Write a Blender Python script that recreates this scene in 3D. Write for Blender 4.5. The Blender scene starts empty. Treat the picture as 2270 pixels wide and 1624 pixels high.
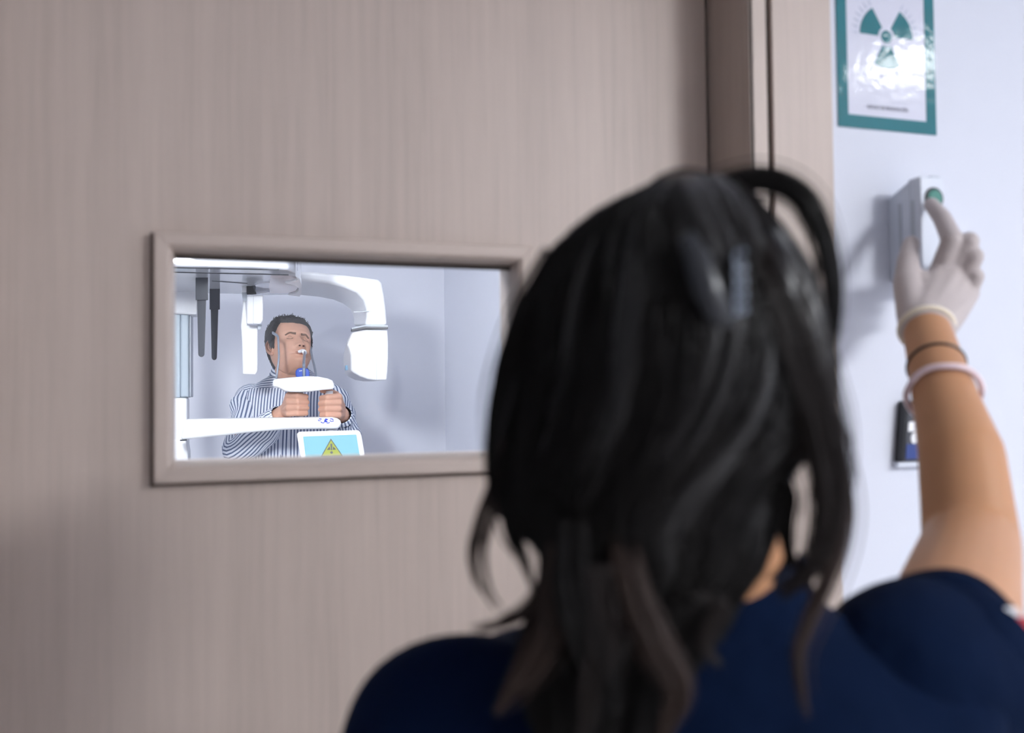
import bpy, bmesh, math, random
import numpy as np
from mathutils import Vector

random.seed(7)
rng = np.random.default_rng(11)
S = bpy.context.scene
COL = S.collection
PI = math.pi

# ------------------------------------------------------------------ camera
FPX, CX, CY = 2207.0, 1135.0, 812.0
CAM = np.array([0.0, -1.08, 1.5])


def cam_basis(yaw, pitch, roll):
    y, p, r = map(math.radians, (yaw, pitch, roll))
    fw = np.array([math.sin(y) * math.cos(p), math.cos(y) * math.cos(p), math.sin(p)])
    rt = np.array([math.cos(y), -math.sin(y), 0.0])
    up = np.cross(rt, fw)
    return rt * math.cos(r) - up * math.sin(r), up * math.cos(r) + rt * math.sin(r), fw


CR, CU, CF = cam_basis(19.1, 1.86, 0.64)
cam_data = bpy.data.cameras.new('camera')
cam = bpy.data.objects.new('camera', cam_data)
COL.objects.link(cam)
from mathutils import Matrix
M = Matrix(((CR[0], CU[0], -CF[0], CAM[0]), (CR[1], CU[1], -CF[1], CAM[1]), (CR[2], CU[2], -CF[2], CAM[2]), (0, 0, 0, 1)))
cam.matrix_world = M
cam_data.sensor_width = 36.0
cam_data.lens = 36.0 * FPX / 2270.0
cam_data.clip_start = 0.02
cam_data.dof.use_dof = True
cam_data.dof.focus_distance = 3.7
cam_data.dof.aperture_fstop = 3.8
S.camera = cam

# ------------------------------------------------------------------ world, exposure
w = bpy.data.worlds.new('world')
S.world = w
w.use_nodes = True
w.node_tree.nodes['Background'].inputs[0].default_value = (0.8, 0.87, 1.0, 1)
w.node_tree.nodes['Background'].inputs[1].default_value = 0.2
S.view_settings.view_transform = 'Standard'
S.view_settings.look = 'None'
S.view_settings.exposure = 0.0
S.view_settings.gamma = 1.0
S.view_settings.use_curve_mapping = False
S.cycles.use_denoising = True
S.cycles.max_bounces = 10
S.cycles.diffuse_bounces = 6
S.cycles.sample_clamp_indirect = 8.0
# ceiling panels: (x, y, half size x, half size y, watts-like strength)
LAMPS_FRONT = [(2.10, -2.75, 0.30, 0.45, 104.0), (2.36, -1.57, 0.15, 0.15, 50.0)]
LAMPS_XRAY = [(-0.2, 0.95, 0.30, 0.60, 13.0), (-0.9, 2.8, 0.30, 0.60, 5.0)]
WALL_LAMP = (-0.26, 0.2, 2.04, 0.09, 0.11, 400.0)    # x, wall y, z, half width, half height, strength
CEIL = 2.62


# ------------------------------------------------------------------ pixel helpers
def ray(x, y):
    return CF + CR * ((x - CX) / FPX) - CU * ((y - CY) / FPX)


def at(x, y, d):
    return CAM + ray(x, y) * d


def onY(x, y, Y):
    r = ray(x, y)
    return CAM + r * ((Y - CAM[1]) / r[1])


# ------------------------------------------------------------------ materials
MATS = {}


def mat(name, col, rough=0.5, spec=0.5, metal=0.0, coat=0.0, bump=None, emis=None, sss=0.0, noise=None, sheen=0.0):
    m = bpy.data.materials.new(name)
    m.use_nodes = True
    nt = m.node_tree
    b = nt.nodes['Principled BSDF']
    b.inputs['Base Color'].default_value = (*col, 1)
    b.inputs['Roughness'].default_value = rough
    b.inputs['Specular IOR Level'].default_value = spec
    b.inputs['Metallic'].default_value = metal
    b.inputs['Coat Weight'].default_value = coat
    b.inputs['Coat Roughness'].default_value = 0.08
    if sheen:
        b.inputs['Sheen Weight'].default_value = sheen
    if sss:
        b.inputs['Subsurface Weight'].default_value = sss
        b.inputs['Subsurface Radius'].default_value = (0.012, 0.004, 0.002)
        b.inputs['Subsurface Scale'].default_value = 1.0
    if emis:
        b.inputs['Emission Color'].default_value = (*emis[0], 1)
        b.inputs['Emission Strength'].default_value = emis[1]
    tc = nt.nodes.new('ShaderNodeTexCoord')
    if noise:   # (scale, amount): gentle colour mottling
        n = nt.nodes.new('ShaderNodeTexNoise')
        n.inputs['Scale'].default_value = noise[0]
        n.inputs['Detail'].default_value = 4
        nt.links.new(tc.outputs['Object'], n.inputs['Vector'])
        mx = nt.nodes.new('ShaderNodeMix')
        mx.data_type = 'RGBA'
        a = noise[1]
        mx.inputs[6].default_value = (*[c * (1 - a) for c in col], 1)
        mx.inputs[7].default_value = (*[min(1, c * (1 + a)) for c in col], 1)
        nt.links.new(n.outputs['Fac'], mx.inputs[0])
        nt.links.new(mx.outputs[2], b.inputs['Base Color'])
    if bump:    # (scale, strength, distance)
        n = nt.nodes.new('ShaderNodeTexNoise')
        n.inputs['Scale'].default_value = bump[0]
        n.inputs['Detail'].default_value = 3
        nt.links.new(tc.outputs['Object'], n.inputs['Vector'])
        bp = nt.nodes.new('ShaderNodeBump')
        bp.inputs['Strength'].default_value = bump[1]
        bp.inputs['Distance'].default_value = bump[2]
        nt.links.new(n.outputs['Fac'], bp.inputs['Height'])
        nt.links.new(bp.outputs['Normal'], b.inputs['Normal'])
        if coat:
            nt.links.new(bp.outputs['Normal'], b.inputs['Coat Normal'])
    MATS[name] = m
    return m


def wood(name, sc, base=(0.475, 0.392, 0.343), tone=1.0):
    m = bpy.data.materials.new(name)
    m.use_nodes = True
    nt = m.node_tree
    b = nt.nodes['Principled BSDF']
    tc = nt.nodes.new('ShaderNodeTexCoord')
    outs = []
    for k, (mult, det) in enumerate(((0.35, 3), (2.2, 6), (8.0, 3))):
        mp = nt.nodes.new('ShaderNodeMapping')
        mp.inputs['Scale'].default_value = [s * mult for s in sc]
        mp.inputs['Location'].default_value = (3.1 * k, 1.7 * k, 0.6)
        nt.links.new(tc.outputs['Object'], mp.inputs['Vector'])
        n = nt.nodes.new('ShaderNodeTexNoise')
        n.inputs['Scale'].default_value = 1.0
        n.inputs['Detail'].default_value = det
        n.inputs['Roughness'].default_value = 0.62
        n.inputs['Distortion'].default_value = 0.25
        nt.links.new(mp.outputs['Vector'], n.inputs['Vector'])
        outs.append(n.outputs['Fac'])

    def math_node(op, a, bb):
        q = nt.nodes.new('ShaderNodeMath')
        q.operation = op
        for i, v in enumerate((a, bb)):
            if isinstance(v, (int, float)):
                q.inputs[i].default_value = v
            else:
                nt.links.new(v, q.inputs[i])
        return q.outputs[0]
    f = math_node('ADD', math_node('MULTIPLY', outs[0], 0.34), math_node('ADD', math_node('MULTIPLY', outs[1], 0.38), math_node('MULTIPLY', outs[2], 0.28)))
    rp = nt.nodes.new('ShaderNodeValToRGB')
    e = rp.color_ramp.elements
    e[0].position = 0.30
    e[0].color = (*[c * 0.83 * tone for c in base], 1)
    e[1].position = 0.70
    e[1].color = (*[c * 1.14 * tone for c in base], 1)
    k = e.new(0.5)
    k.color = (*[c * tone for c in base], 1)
    nt.links.new(f, rp.inputs['Fac'])
    nt.links.new(rp.outputs['Color'], b.inputs['Base Color'])
    b.inputs['Roughness'].default_value = 0.46
    b.inputs['Specular IOR Level'].default_value = 0.42
    bp = nt.nodes.new('ShaderNodeBump')
    bp.inputs['Strength'].default_value = 0.12
    bp.inputs['Distance'].default_value = 0.0006
    nt.links.new(f, bp.inputs['Height'])
    nt.links.new(bp.outputs['Normal'], b.inputs['Normal'])
    MATS[name] = m
    return m


def stripes(name, ca, cb, period, duty):
    """striped cloth: stripes run along the v direction of the UV map (u in metres)"""
    m = bpy.data.materials.new(name)
    m.use_nodes = True
    nt = m.node_tree
    b = nt.nodes['Principled BSDF']
    uv = nt.nodes.new('ShaderNodeUVMap')
    uv.uv_map = 'uv'
    sp = nt.nodes.new('ShaderNodeSeparateXYZ')
    nt.links.new(uv.outputs['UV'], sp.inputs[0])
    a = nt.nodes.new('ShaderNodeMath')
    a.operation = 'DIVIDE'
    a.inputs[1].default_value = period
    nt.links.new(sp.outputs['X'], a.inputs[0])
    fr = nt.nodes.new('ShaderNodeMath')
    fr.operation = 'FRACT'
    nt.links.new(a.outputs[0], fr.inputs[0])
    rp = nt.nodes.new('ShaderNodeValToRGB')
    rp.color_ramp.interpolation = 'LINEAR'
    e = rp.color_ramp.elements
    e[0].position = 0.04
    e[0].color = (*ca, 1)
    e[1].position = 1.0
    e[1].color = (*ca, 1)
    for p, c in ((1 - duty - 0.08, ca), (1 - duty, cb), (0.93, cb)):
        q = e.new(p)
        q.color = (*c, 1)
    nt.links.new(fr.outputs[0], rp.inputs['Fac'])
    nt.links.new(rp.outputs['Color'], b.inputs['Base Color'])
    b.inputs['Roughness'].default_value = 0.8
    b.inputs['Specular IOR Level'].default_value = 0.2
    MATS[name] = m
    return m


WOODV = wood('wood_vertical_grain', (46, 46, 1.0))
WOOD_SHADED = wood('wood_jamb_shaded', (46, 46, 1.0), tone=0.80)  # same wood, darkened to put the reveal's shade into its colour
WOODH = wood('wood_horizontal_grain', (1.0, 46, 46))
WHITEWALL = mat('white_wall_paint', (0.62, 0.645, 0.725), 0.55, 0.35, noise=(3, 0.02), bump=(220, 0.05, 0.0008))
XWALL = mat('grey_white_paint', (0.70, 0.715, 0.79), 0.6, 0.3, noise=(2, 0.02))
GREYWALL = mat('grey_wall_paint', (0.42, 0.41, 0.42), 0.6, 0.3, noise=(2, 0.02))
CEILM = mat('ceiling_paint', (0.8, 0.8, 0.82), 0.8)
FLOORM = mat('grey_vinyl_floor', (0.36, 0.35, 0.35), 0.4, noise=(9, 0.08))
DARK_GAP_SHADE = mat('dark_gap_and_shade', (0.035, 0.026, 0.022), 0.8)
MWHITE = mat('machine_white_plastic', (0.83, 0.84, 0.87), 0.32, 0.5, noise=(4, 0.01))
MGLOSS = mat('glossy_white_plastic', (0.64, 0.65, 0.70), 0.06, 0.6, noise=(4, 0.01))
MGREY = mat('machine_grey_plastic', (0.45, 0.49, 0.55), 0.4, noise=(4, 0.02))
ALU = mat('anodised_aluminium', (0.36, 0.42, 0.48), 0.5, metal=0.1, noise=(6, 0.03))
MWARM = mat('warm_grey_gloss', (0.78, 0.70, 0.70), 0.12, 0.5, noise=(4, 0.01))
SEAM = mat('dark_seam', (0.05, 0.055, 0.065), 0.6)
CHAR = mat('charcoal_plastic', (0.040, 0.043, 0.056), 0.38, noise=(12, 0.05))
BLACKP = mat('black_plastic', (0.012, 0.013, 0.017), 0.3)
GREYROD = mat('grey_metal_rod', (0.27, 0.31, 0.38), 0.3, metal=0.3)
BLUEP = mat('blue_plastic', (0.03, 0.085, 0.46), 0.4)
BLUEPRINT = mat('blue_print', (0.015, 0.05, 0.55), 0.45)
SKYLAB = mat('pale_blue_label', (0.22, 0.42, 0.62), 0.5)
TEAL = mat('teal_print', (0.0, 0.135, 0.165), 0.5, 0.2, coat=0.4, bump=(60, 0.18, 0.0022))
PAPER = mat('laminated_paper', (0.60, 0.61, 0.71), 0.5, 0.3, coat=0.45, bump=(60, 0.18, 0.0022))
PALEGREY = mat('pale_grey_print', (0.45, 0.49, 0.60), 0.5, 0.5, coat=0.5, bump=(60, 0.24, 0.0022))
DEEPBLUE = mat('deep_blue_print', (0.008, 0.035, 0.20), 0.5)
FRAME_SHADOW = mat('brown_frame_shadow', (0.13, 0.10, 0.085), 0.8)
INK = mat('black_ink', (0.012, 0.01, 0.04), 0.5)
SKIN_W = mat('skin_warm', (0.43, 0.215, 0.108), 0.5, 0.35, noise=(30, 0.05), sss=0.06)
SKIN_M = mat('skin_man', (0.60, 0.345, 0.255), 0.48, 0.4, noise=(45, 0.10), sss=0.06)
LIPS = mat('lips', (0.40, 0.17, 0.14), 0.5)
BROW = mat('brow_hair', (0.17, 0.105, 0.08), 0.8)
LID = mat('eyelid_skin', (0.50, 0.28, 0.205), 0.5, 0.35)
NOSTRIL = mat('nostril_dark', (0.06, 0.02, 0.015), 0.8)
HAIR_M = mat('short_hair', (0.056, 0.052, 0.055), 0.55, 0.4, noise=(160, 0.5), bump=(420, 0.6, 0.003))
HAIR_W = mat('dark_hair', (0.0030, 0.0020, 0.0018), 0.42, 0.28)
HAIR_L = mat('light_brown_hair', (0.040, 0.025, 0.020), 0.5, 0.3)
HAIR_T = mat('glossy_dark_hair', (0.0035, 0.0028, 0.003), 0.34, 0.45)
HAIR_B = mat('brown_hair', (0.012, 0.0075, 0.0065), 0.45, 0.32)
NAVY = mat('navy_scrub_cloth', (0.0017, 0.0066, 0.0245), 0.9, 0.06, noise=(35, 0.12), bump=(15, 0.45, 0.02), sheen=0.0)
NAVYD = mat('navy_hem', (0.0022, 0.006, 0.022), 0.8, 0.2)
GLOVE = mat('latex_glove', (0.46, 0.405, 0.395), 0.55, 0.35, noise=(25, 0.04), bump=(160, 0.12, 0.0015))
CUFF = mat('latex_cuff', (0.78, 0.70, 0.56), 0.5)
PINKBAND = mat('pale_pink_band', (0.72, 0.58, 0.62), 0.35, noise=(200, 0.2))
SHIRT = stripes('striped_shirt_cloth', (0.80, 0.84, 0.93), (0.125, 0.165, 0.28), 0.0130, 0.42)
TROUSER = mat('dark_trousers', (0.02, 0.022, 0.03), 0.85, noise=(40, 0.1))
SHOE = mat('shoe_leather', (0.02, 0.018, 0.017), 0.4)
WHITESHOE = mat('white_clog', (0.7, 0.7, 0.7), 0.5)
DEV = mat('device_white', (0.62, 0.66, 0.74), 0.35)
GREENB = mat('green_button', (0.015, 0.17, 0.13), 0.35)
SCREEN = mat('screen_cyan', (0.03, 0.10, 0.13), 0.55, 0.2, emis=((0.40, 0.77, 0.92), 0.85))
YELLOW = mat('screen_yellow', (0.12, 0.13, 0.02), 0.55, 0.2, emis=((0.52, 0.60, 0.13), 0.72))
SCRDARK = mat('screen_dark', (0.02, 0.03, 0.04), 0.4)
PANELLIGHT = {}


def lamp_mat(s):
    if s not in PANELLIGHT:
        PANELLIGHT[s] = mat('lamp_diffuser', (0.8, 0.8, 0.8), 0.5, emis=((0.95, 0.97, 1.0), s))
    return PANELLIGHT[s]


def glass_mat():
    m = bpy.data.materials.new('lead_glass')
    m.use_nodes = True
    nt = m.node_tree
    nt.nodes.remove(nt.nodes['Principled BSDF'])
    out = nt.nodes['Material Output']
    tr = nt.nodes.new('ShaderNodeBsdfTransparent')
    tr.inputs[0].default_value = (0.955, 0.965, 0.965, 1)
    gl = nt.nodes.new('ShaderNodeBsdfGlossy')
    gl.inputs['Roughness'].default_value = 0.02
    gl.inputs['Color'].default_value = (0.9, 0.95, 1, 1)
    fr = nt.nodes.new('ShaderNodeFresnel')
    fr.inputs['IOR'].default_value = 1.45
    mx = nt.nodes.new('ShaderNodeMixShader')
    nt.links.new(fr.outputs[0], mx.inputs[0])
    nt.links.new(tr.outputs[0], mx.inputs[1])
    nt.links.new(gl.outputs[0], mx.inputs[2])
    nt.links.new(mx.outputs[0], out.inputs['Surface'])
    return m


GLASS = glass_mat()

# ------------------------------------------------------------------ object helpers
ORG = {}


def thing(name, label, cat, loc, group=None):
    o = bpy.data.objects.new(name, None)
    COL.objects.link(o)
    o.location = Vector([float(c) for c in loc])
    o['label'] = label
    o['category'] = cat
    if group:
        o['group'] = group
    o.empty_display_size = 0.05
    ORG[o.name] = np.array(loc, float)
    return o


def obj(name, geo, m, parent=None, smooth=False, bevel=0, seg=2, sub=0, kind=None, label=None, uv=None, ang=35):
    v, f = geo[0], geo[1]
    v = np.asarray(v, float).reshape(-1, 3)
    org = ORG[parent.name] if parent is not None else np.zeros(3)
    me = bpy.data.meshes.new(name)
    me.from_pydata((v - org).tolist(), [], f if isinstance(f, list) else f.tolist())
    if len(geo) > 2 and uv is None:
        uv = geo[2]
    if uv is not None:
        lay = me.uv_layers.new(name='uv')
        lay.data.foreach_set('uv', np.asarray(uv, np.float32).ravel())
    bm = bmesh.new()
    bm.from_mesh(me)
    bmesh.ops.recalc_face_normals(bm, faces=bm.faces)
    bm.to_mesh(me)
    bm.free()
    o = bpy.data.objects.new(name, me)
    COL.objects.link(o)
    me.materials.append(m)
    if smooth:
        me.polygons.foreach_set('use_smooth', [True] * len(me.polygons))
    if bevel:
        b = o.modifiers.new('bevel', 'BEVEL')
        b.width = bevel
        b.segments = seg
        b.limit_method = 'ANGLE'
        b.angle_limit = math.radians(ang)
    if sub:
        s = o.modifiers.new('sub', 'SUBSURF')
        s.levels = s.render_levels = sub
    if bevel and not smooth:
        me.polygons.foreach_set('use_smooth', [True] * len(me.polygons))
        wn = o.modifiers.new('wn', 'WEIGHTED_NORMAL')
        wn.keep_sharp = True
    if parent is not None:
        o.parent = parent
    ORG[o.name] = org
    if kind:
        o['kind'] = kind
    if label:
        o['label'] = label
    return o


def tag(o, label, cat, group=None):
    o['label'] = label
    o['category'] = cat
    if group:
        o['group'] = group


def struct(name, geo, m, parent=None, **k):
    o = obj(name, geo, m, parent, **k)
    if parent is None:
        o['kind'] = 'structure'
    return o


def join(*gs):
    V, F, n = [], [], 0
    for g in gs:
        v = np.asarray(g[0], float).reshape(-1, 3)
        V.append(v)
        F += [tuple(int(i) + n for i in f) for f in g[1]]
        n += len(v)
    return np.concatenate(V), F


def box(x0, x1, y0, y1, z0, z1):
    v = [(x, y, z) for x in (x0, x1) for y in (y0, y1) for z in (z0, z1)]
    f = [(0, 1, 3, 2), (4, 6, 7, 5), (0, 4, 5, 1), (2, 3, 7, 6), (0, 2, 6, 4), (1, 5, 7, 3)]
    return np.array(v, float), f


def loft(rings, cap=True, close=True):
    n = len(rings[0])
    V = np.concatenate([np.asarray(r, float) for r in rings])
    F = []
    for i in range(len(rings) - 1):
        for j in range(n if close else n - 1):
            a, b = i * n + j, i * n + (j + 1) % n
            F.append((a, b, b + n, a + n))
    if cap:
        F.append(tuple(range(n))[::-1])
        F.append(tuple(range((len(rings) - 1) * n, len(rings) * n)))
    return V, F


def loft_uv(rings, u_of=None):
    """loft without caps, with a UV map: u = arc length round the ring in metres, v = length"""
    R_ = [np.asarray(r, float) for r in rings]
    n = len(R_[0])
    V, F = loft(R_, cap=False)
    # constant u per column so that stripes stay continuous along the length
    per = np.mean([np.sum(np.linalg.norm(r - np.roll(r, -1, 0), axis=1)) for r in R_])
    us = np.arange(n + 1) / n * per
    uv = []
    for i in range(len(R_) - 1):
        for j in range(n):
            uv += [(us[j], i), (us[j + 1], i), (us[j + 1], i + 1), (us[j], i + 1)]
    return V, F, uv


def frame_of(t):
    t = t / np.linalg.norm(t)
    h = np.array([0, 0, 1.0]) if abs(t[2]) < 0.9 else np.array([1.0, 0, 0])
    a = np.cross(t, h)
    a /= np.linalg.norm(a)
    return t, a, np.cross(t, a)


def smooth_path(p, n):
    """Catmull-Rom through points (any dimension), n samples"""
    p = np.asarray(p, float)
    q = np.vstack([2 * p[0] - p[1], p, 2 * p[-1] - p[-2]])
    out = []
    for s in np.linspace(0, len(p) - 1 - 1e-9, n):
        i = int(s)
        t = s - i
        a, b, c, d = q[i], q[i + 1], q[i + 2], q[i + 3]
        out.append(0.5 * (2 * b + (c - a) * t + (2 * a - 5 * b + 4 * c - d) * t * t + (3 * b - a - 3 * c + d) * t ** 3))
    return np.array(out)


def rings_along(path, rad, n=16, ref=None, flat=None):
    """rings perpendicular to the path, parallel-transported frame; rad may be (ra, rb) per point"""
    P = np.asarray(path, float)
    T = np.gradient(P, axis=0)
    T /= np.linalg.norm(T, axis=1)[:, None]
    t, a, b = frame_of(T[0])
    if ref is not None:
        a = np.asarray(ref, float) - np.dot(ref, t) * t
        a /= np.linalg.norm(a)
        b = np.cross(t, a)
    out = []
    ph = np.arange(n) / n * 2 * PI
    for i in range(len(P)):
        t = T[i]
        a = a - np.dot(a, t) * t
        a /= np.linalg.norm(a)
        b = np.cross(t, a)
        r = rad[i] if hasattr(rad, '__len__') else rad
        ra, rb = (r if hasattr(r, '__len__') else (r, r))
        out.append(P[i] + np.outer(np.cos(ph) * ra, a) + np.outer(np.sin(ph) * rb, b))
    return out


def tube(path, rad, n=12, ref=None, cap=True):
    return loft(rings_along(path, rad, n, ref), cap)


def ball(c, r, n=12, m=8):
    c = np.asarray(c, float)
    r = np.asarray(r if hasattr(r, '__len__') else (r, r, r), float)
    V = [c + r * (0, 0, 1)]
    for i in range(1, m):
        th = PI * i / m
        for j in range(n):
            ph = 2 * PI * j / n
            V.append(c + r * (math.sin(th) * math.cos(ph), math.sin(th) * math.sin(ph), math.cos(th)))
    V.append(c - r * (0, 0, 1))
    F = [(0, 1 + j, 1 + (j + 1) % n) for j in range(n)]
    for i in range(m - 2):
        for j in range(n):
            a, b = 1 + i * n + j, 1 + i * n + (j + 1) % n
            F.append((a, a + n, b + n, b))
    L = len(V) - 1
    F += [(L, L - n + (j + 1) % n, L - n + j) for j in range(n)]
    return np.array(V), F


def chain(pts, rads, n=14):
    """tapered capsules joined at the joints (to be fused by a voxel remesh)"""
    g = []
    pts = [np.asarray(p, float) for p in pts]
    for i, (p, r) in enumerate(zip(pts, rads)):
        g.append(ball(p, r, n, 8))
        if i:
            if np.linalg.norm(p - pts[i - 1]) > 1e-5:
                k = np.linspace(0, 1, 3)[:, None]
                g.append(tube(pts[i - 1] * (1 - k) + p * k, np.linspace(rads[i - 1], r, 3), n))
    return join(*g)


def fuse(geo, voxel, smooth=3, factor=0.5):
    """fuse overlapping pieces into one continuous skin"""
    v, f = geo
    me = bpy.data.meshes.new('tmp')
    me.from_pydata(np.asarray(v).tolist(), [], f)
    o = bpy.data.objects.new('tmp', me)
    COL.objects.link(o)
    r = o.modifiers.new('r', 'REMESH')
    r.mode = 'VOXEL'
    r.voxel_size = voxel
    s = o.modifiers.new('s', 'SMOOTH')
    s.iterations = smooth
    s.factor = factor
    dg = bpy.context.evaluated_depsgraph_get()
    ev = o.evaluated_get(dg)
    m2 = ev.to_mesh()
    V = np.empty(len(m2.vertices) * 3)
    m2.vertices.foreach_get('co', V)
    F = [tuple(p.vertices) for p in m2.polygons]
    ev.to_mesh_clear()
    bpy.data.objects.remove(o)
    bpy.data.meshes.remove(me)
    return V.reshape(-1, 3), F


def prism(poly, a, b):
    """polygon points -> solid between two offsets given as functions or vectors"""
    A = [np.asarray(p, float) + np.asarray(a, float) for p in poly]
    B = [np.asarray(p, float) + np.asarray(b, float) for p in poly]
    return loft([A, B])


def loft_px(layers):
    """solid through several outlines: each layer = (list of image points, distance along the axis)"""
    return loft([[at(x, y, d) for x, y in poly] for poly, d in layers])


def roundrect(w, h, r, k=5):
    out = []
    for cx, cy, a0 in ((w / 2 - r, h / 2 - r, 0), (-w / 2 + r, h / 2 - r, 90), (-w / 2 + r, -h / 2 + r, 180), (w / 2 - r, -h / 2 + r, 270)):
        for i in range(k + 1):
            a = math.radians(a0 + 90 * i / k)
            out.append((cx + r * math.cos(a), cy + r * math.sin(a)))
    return out


def text_geo(body, size, to_world):
    cu = bpy.data.curves.new('txt', 'FONT')
    cu.body = body
    cu.size = size
    cu.align_x = 'CENTER'
    cu.align_y = 'CENTER'
    o = bpy.data.objects.new('txt', cu)
    COL.objects.link(o)
    dg = bpy.context.evaluated_depsgraph_get()
    me = bpy.data.meshes.new_from_object(o.evaluated_get(dg))
    v = [to_world(p.co.x, p.co.y) for p in me.vertices]
    f = [tuple(p.vertices) for p in me.polygons]
    bpy.data.objects.remove(o)
    bpy.data.curves.remove(cu)
    bpy.data.meshes.remove(me)
    return np.array(v), f


# ------------------------------------------------------------------ the setting
XL, XR = -1.7, 3.6          # corridor
YB = -3.6
DX0, DX1 = -0.215, 0.698    # door opening
DH = 2.12
WY = 0.012                  # white wall surface
struct('floor', box(-2.6, XR + .1, YB - .1, 4.2, -0.1, 0), FLOORM)
struct('ceiling', box(-2.6, XR + .1, YB - .1, 4.2, CEIL, CEIL + .1), CEILM)
struct('wall_front', join(box(0.815, XR, WY, 0.2, 0, CEIL), box(XL, -0.33, WY, 0.2, 0, CEIL), box(-0.33, 0.815, WY, 0.2, DH + .1, CEIL)), WHITEWALL)
struct('wall_back', box(XL - .1, XR + .1, YB - .1, YB, 0, CEIL), GREYWALL)
struct('wall_left', box(XL - .1, XL, YB, 0.2, 0, CEIL), GREYWALL)
struct('wall_right', box(XR, XR + .1, YB, 0.2, 0, CEIL), WHITEWALL)
xc = onY(986, 800, 3.9)
XW = float(xc[0])
struct('wall_far', box(-2.5, XW + .1, 3.9, 4.0, 0, CEIL), XWALL)
struct('wall_far_right', box(XW, XW + .1, 0.2, 3.9, 0, CEIL), XWALL)
struct('wall_far_left', box(-2.5, -2.4, 0.2, 3.9, 0, CEIL), XWALL)
struct('baseboard_front', join(box(0.822, XR, -0.004, WY, 0, 0.08), box(XL, -0.34, -0.004, WY, 0, 0.08)), WOODH)

# door frame: jamb linings, stop strips, dark joints and casings
tr = struct('trim_1', join(box(DX1, 0.722, 0.0, 0.2, 0, DH), box(-0.239, DX0, 0.0, 0.2, 0, DH)), WOODV)
obj('jamb_reveal_shade', join(box(DX1 - .0008, DX1 + .004, 0.0, 0.147, 0, DH), box(DX0 - .004, DX0 + .0008, 0.0, 0.147, 0, DH)), WOOD_SHADED, tr)
obj('joint', join(box(0.7218, 0.7315, 0.008, 0.2, 0, DH + .02), box(-0.2485, -0.2388, 0.008, 0.2, 0, DH + .02)), DARK_GAP_SHADE, tr)
obj('casing', box(0.731, 0.8215, 0.0, 0.05, 0, DH + .11), WOODV, tr, bevel=0.0015)
obj('casing', box(-0.339, -0.248, 0.0, 0.05, 0, DH + .11), WOODV, tr, bevel=0.0015)
obj('head_lining', box(-0.239, 0.722, 0.0, 0.2, DH, DH + .024), WOODH, tr)
obj('head_casing', box(-0.248, 0.731, 0.0, 0.05, DH + .033, DH + .11), WOODH, tr)
obj('door_stop', join(box(0.672, DX1, 0.147, 0.2, 0, DH), box(DX0, -0.19, 0.147, 0.2, 0, DH)), WOODV, tr)

# door leaf with the window opening
OX0, OX1, OZ0, OZ1 = 0.008, 0.4105, 1.4335, 1.668
lx0, lx1 = DX0 + .004, 0.6925
door = struct('door_1', join(box(lx0, OX0 - .004, 0.1, 0.145, 0.006, DH - .004), box(OX1 + .004, lx1, 0.1, 0.145, 0.006, DH - .004),
                             box(OX0 - .004, OX1 + .004, 0.1, 0.145, 0.006, OZ0 - .004), box(OX0 - .004, OX1 + .004, 0.1, 0.145, OZ1 + .004, DH - .004)), WOODV)
# mitred window frame: profile (offset outwards from the opening, Y)
prof = [(0.0, 0.118), (-0.0005, 0.110), (0.0035, 0.0885), (0.008, 0.0835), (0.021, 0.0830), (0.0225, 0.0845), (0.0225, 0.1005)]


def rail(c0, c1, o0, o1):
    """c0,c1 opening corners (x,z); o0,o1 outward unit offsets at each end"""
    R0 = [(c0[0] + o0[0] * q, y, c0[1] + o0[1] * q) for q, y in prof]
    R1 = [(c1[0] + o1[0] * q, y, c1[1] + o1[1] * q) for q, y in prof]
    return loft([R0, R1])


A, B, Cc, D = (OX0, OZ1), (OX1, OZ1), (OX1, OZ0), (OX0, OZ0)
oA, oB, oC, oD = (-1, 1), (1, 1), (1, -1), (-1, -1)
for c0, c1, o0, o1, m in ((A, B, oA, oB, WOODH), (B, Cc, oB, oC, WOODV), (Cc, D, oC, oD, WOODH), (D, A, oD, oA, WOODV)):
    obj('window_rail', rail(c0, c1, o0, o1), m, door, bevel=0.0008, ang=20)
# shadow cast by the applied frame, painted as brown strips left and below
obj('frame_cast_shadow', join(box(OX0 - .0262, OX0 - .0222, 0.0990, 0.1004, OZ0 - .026, OZ1 + .0225), box(OX0 - .026, OX1 + .0225, 0.0990, 0.1004, OZ0 - .0265, OZ0 - .0222)), FRAME_SHADOW, door)
obj('glass_pane', box(OX0 - .002, OX1 + .002, 0.112, 0.1185, OZ0 - .002, OZ1 + .002), GLASS, door)
obj('top_reveal_shade', box(OX0, OX1, 0.1075, 0.112, OZ1 - .0050, OZ1 + .001), DARK_GAP_SHADE, door)  # dark strip painting in the shade of the top reveal
# rear face lining of the opening
obj('opening_lining', join(box(OX0 - .004, OX0, 0.119, 0.15, OZ0 - .004, OZ1 + .004), box(OX1, OX1 + .004, 0.119, 0.15, OZ0 - .004, OZ1 + .004),
                           box(OX0, OX1, 0.119, 0.15, OZ0 - .004, OZ0), box(OX0, OX1, 0.119, 0.15, OZ1, OZ1 + .004)), WOODH, door)

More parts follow.
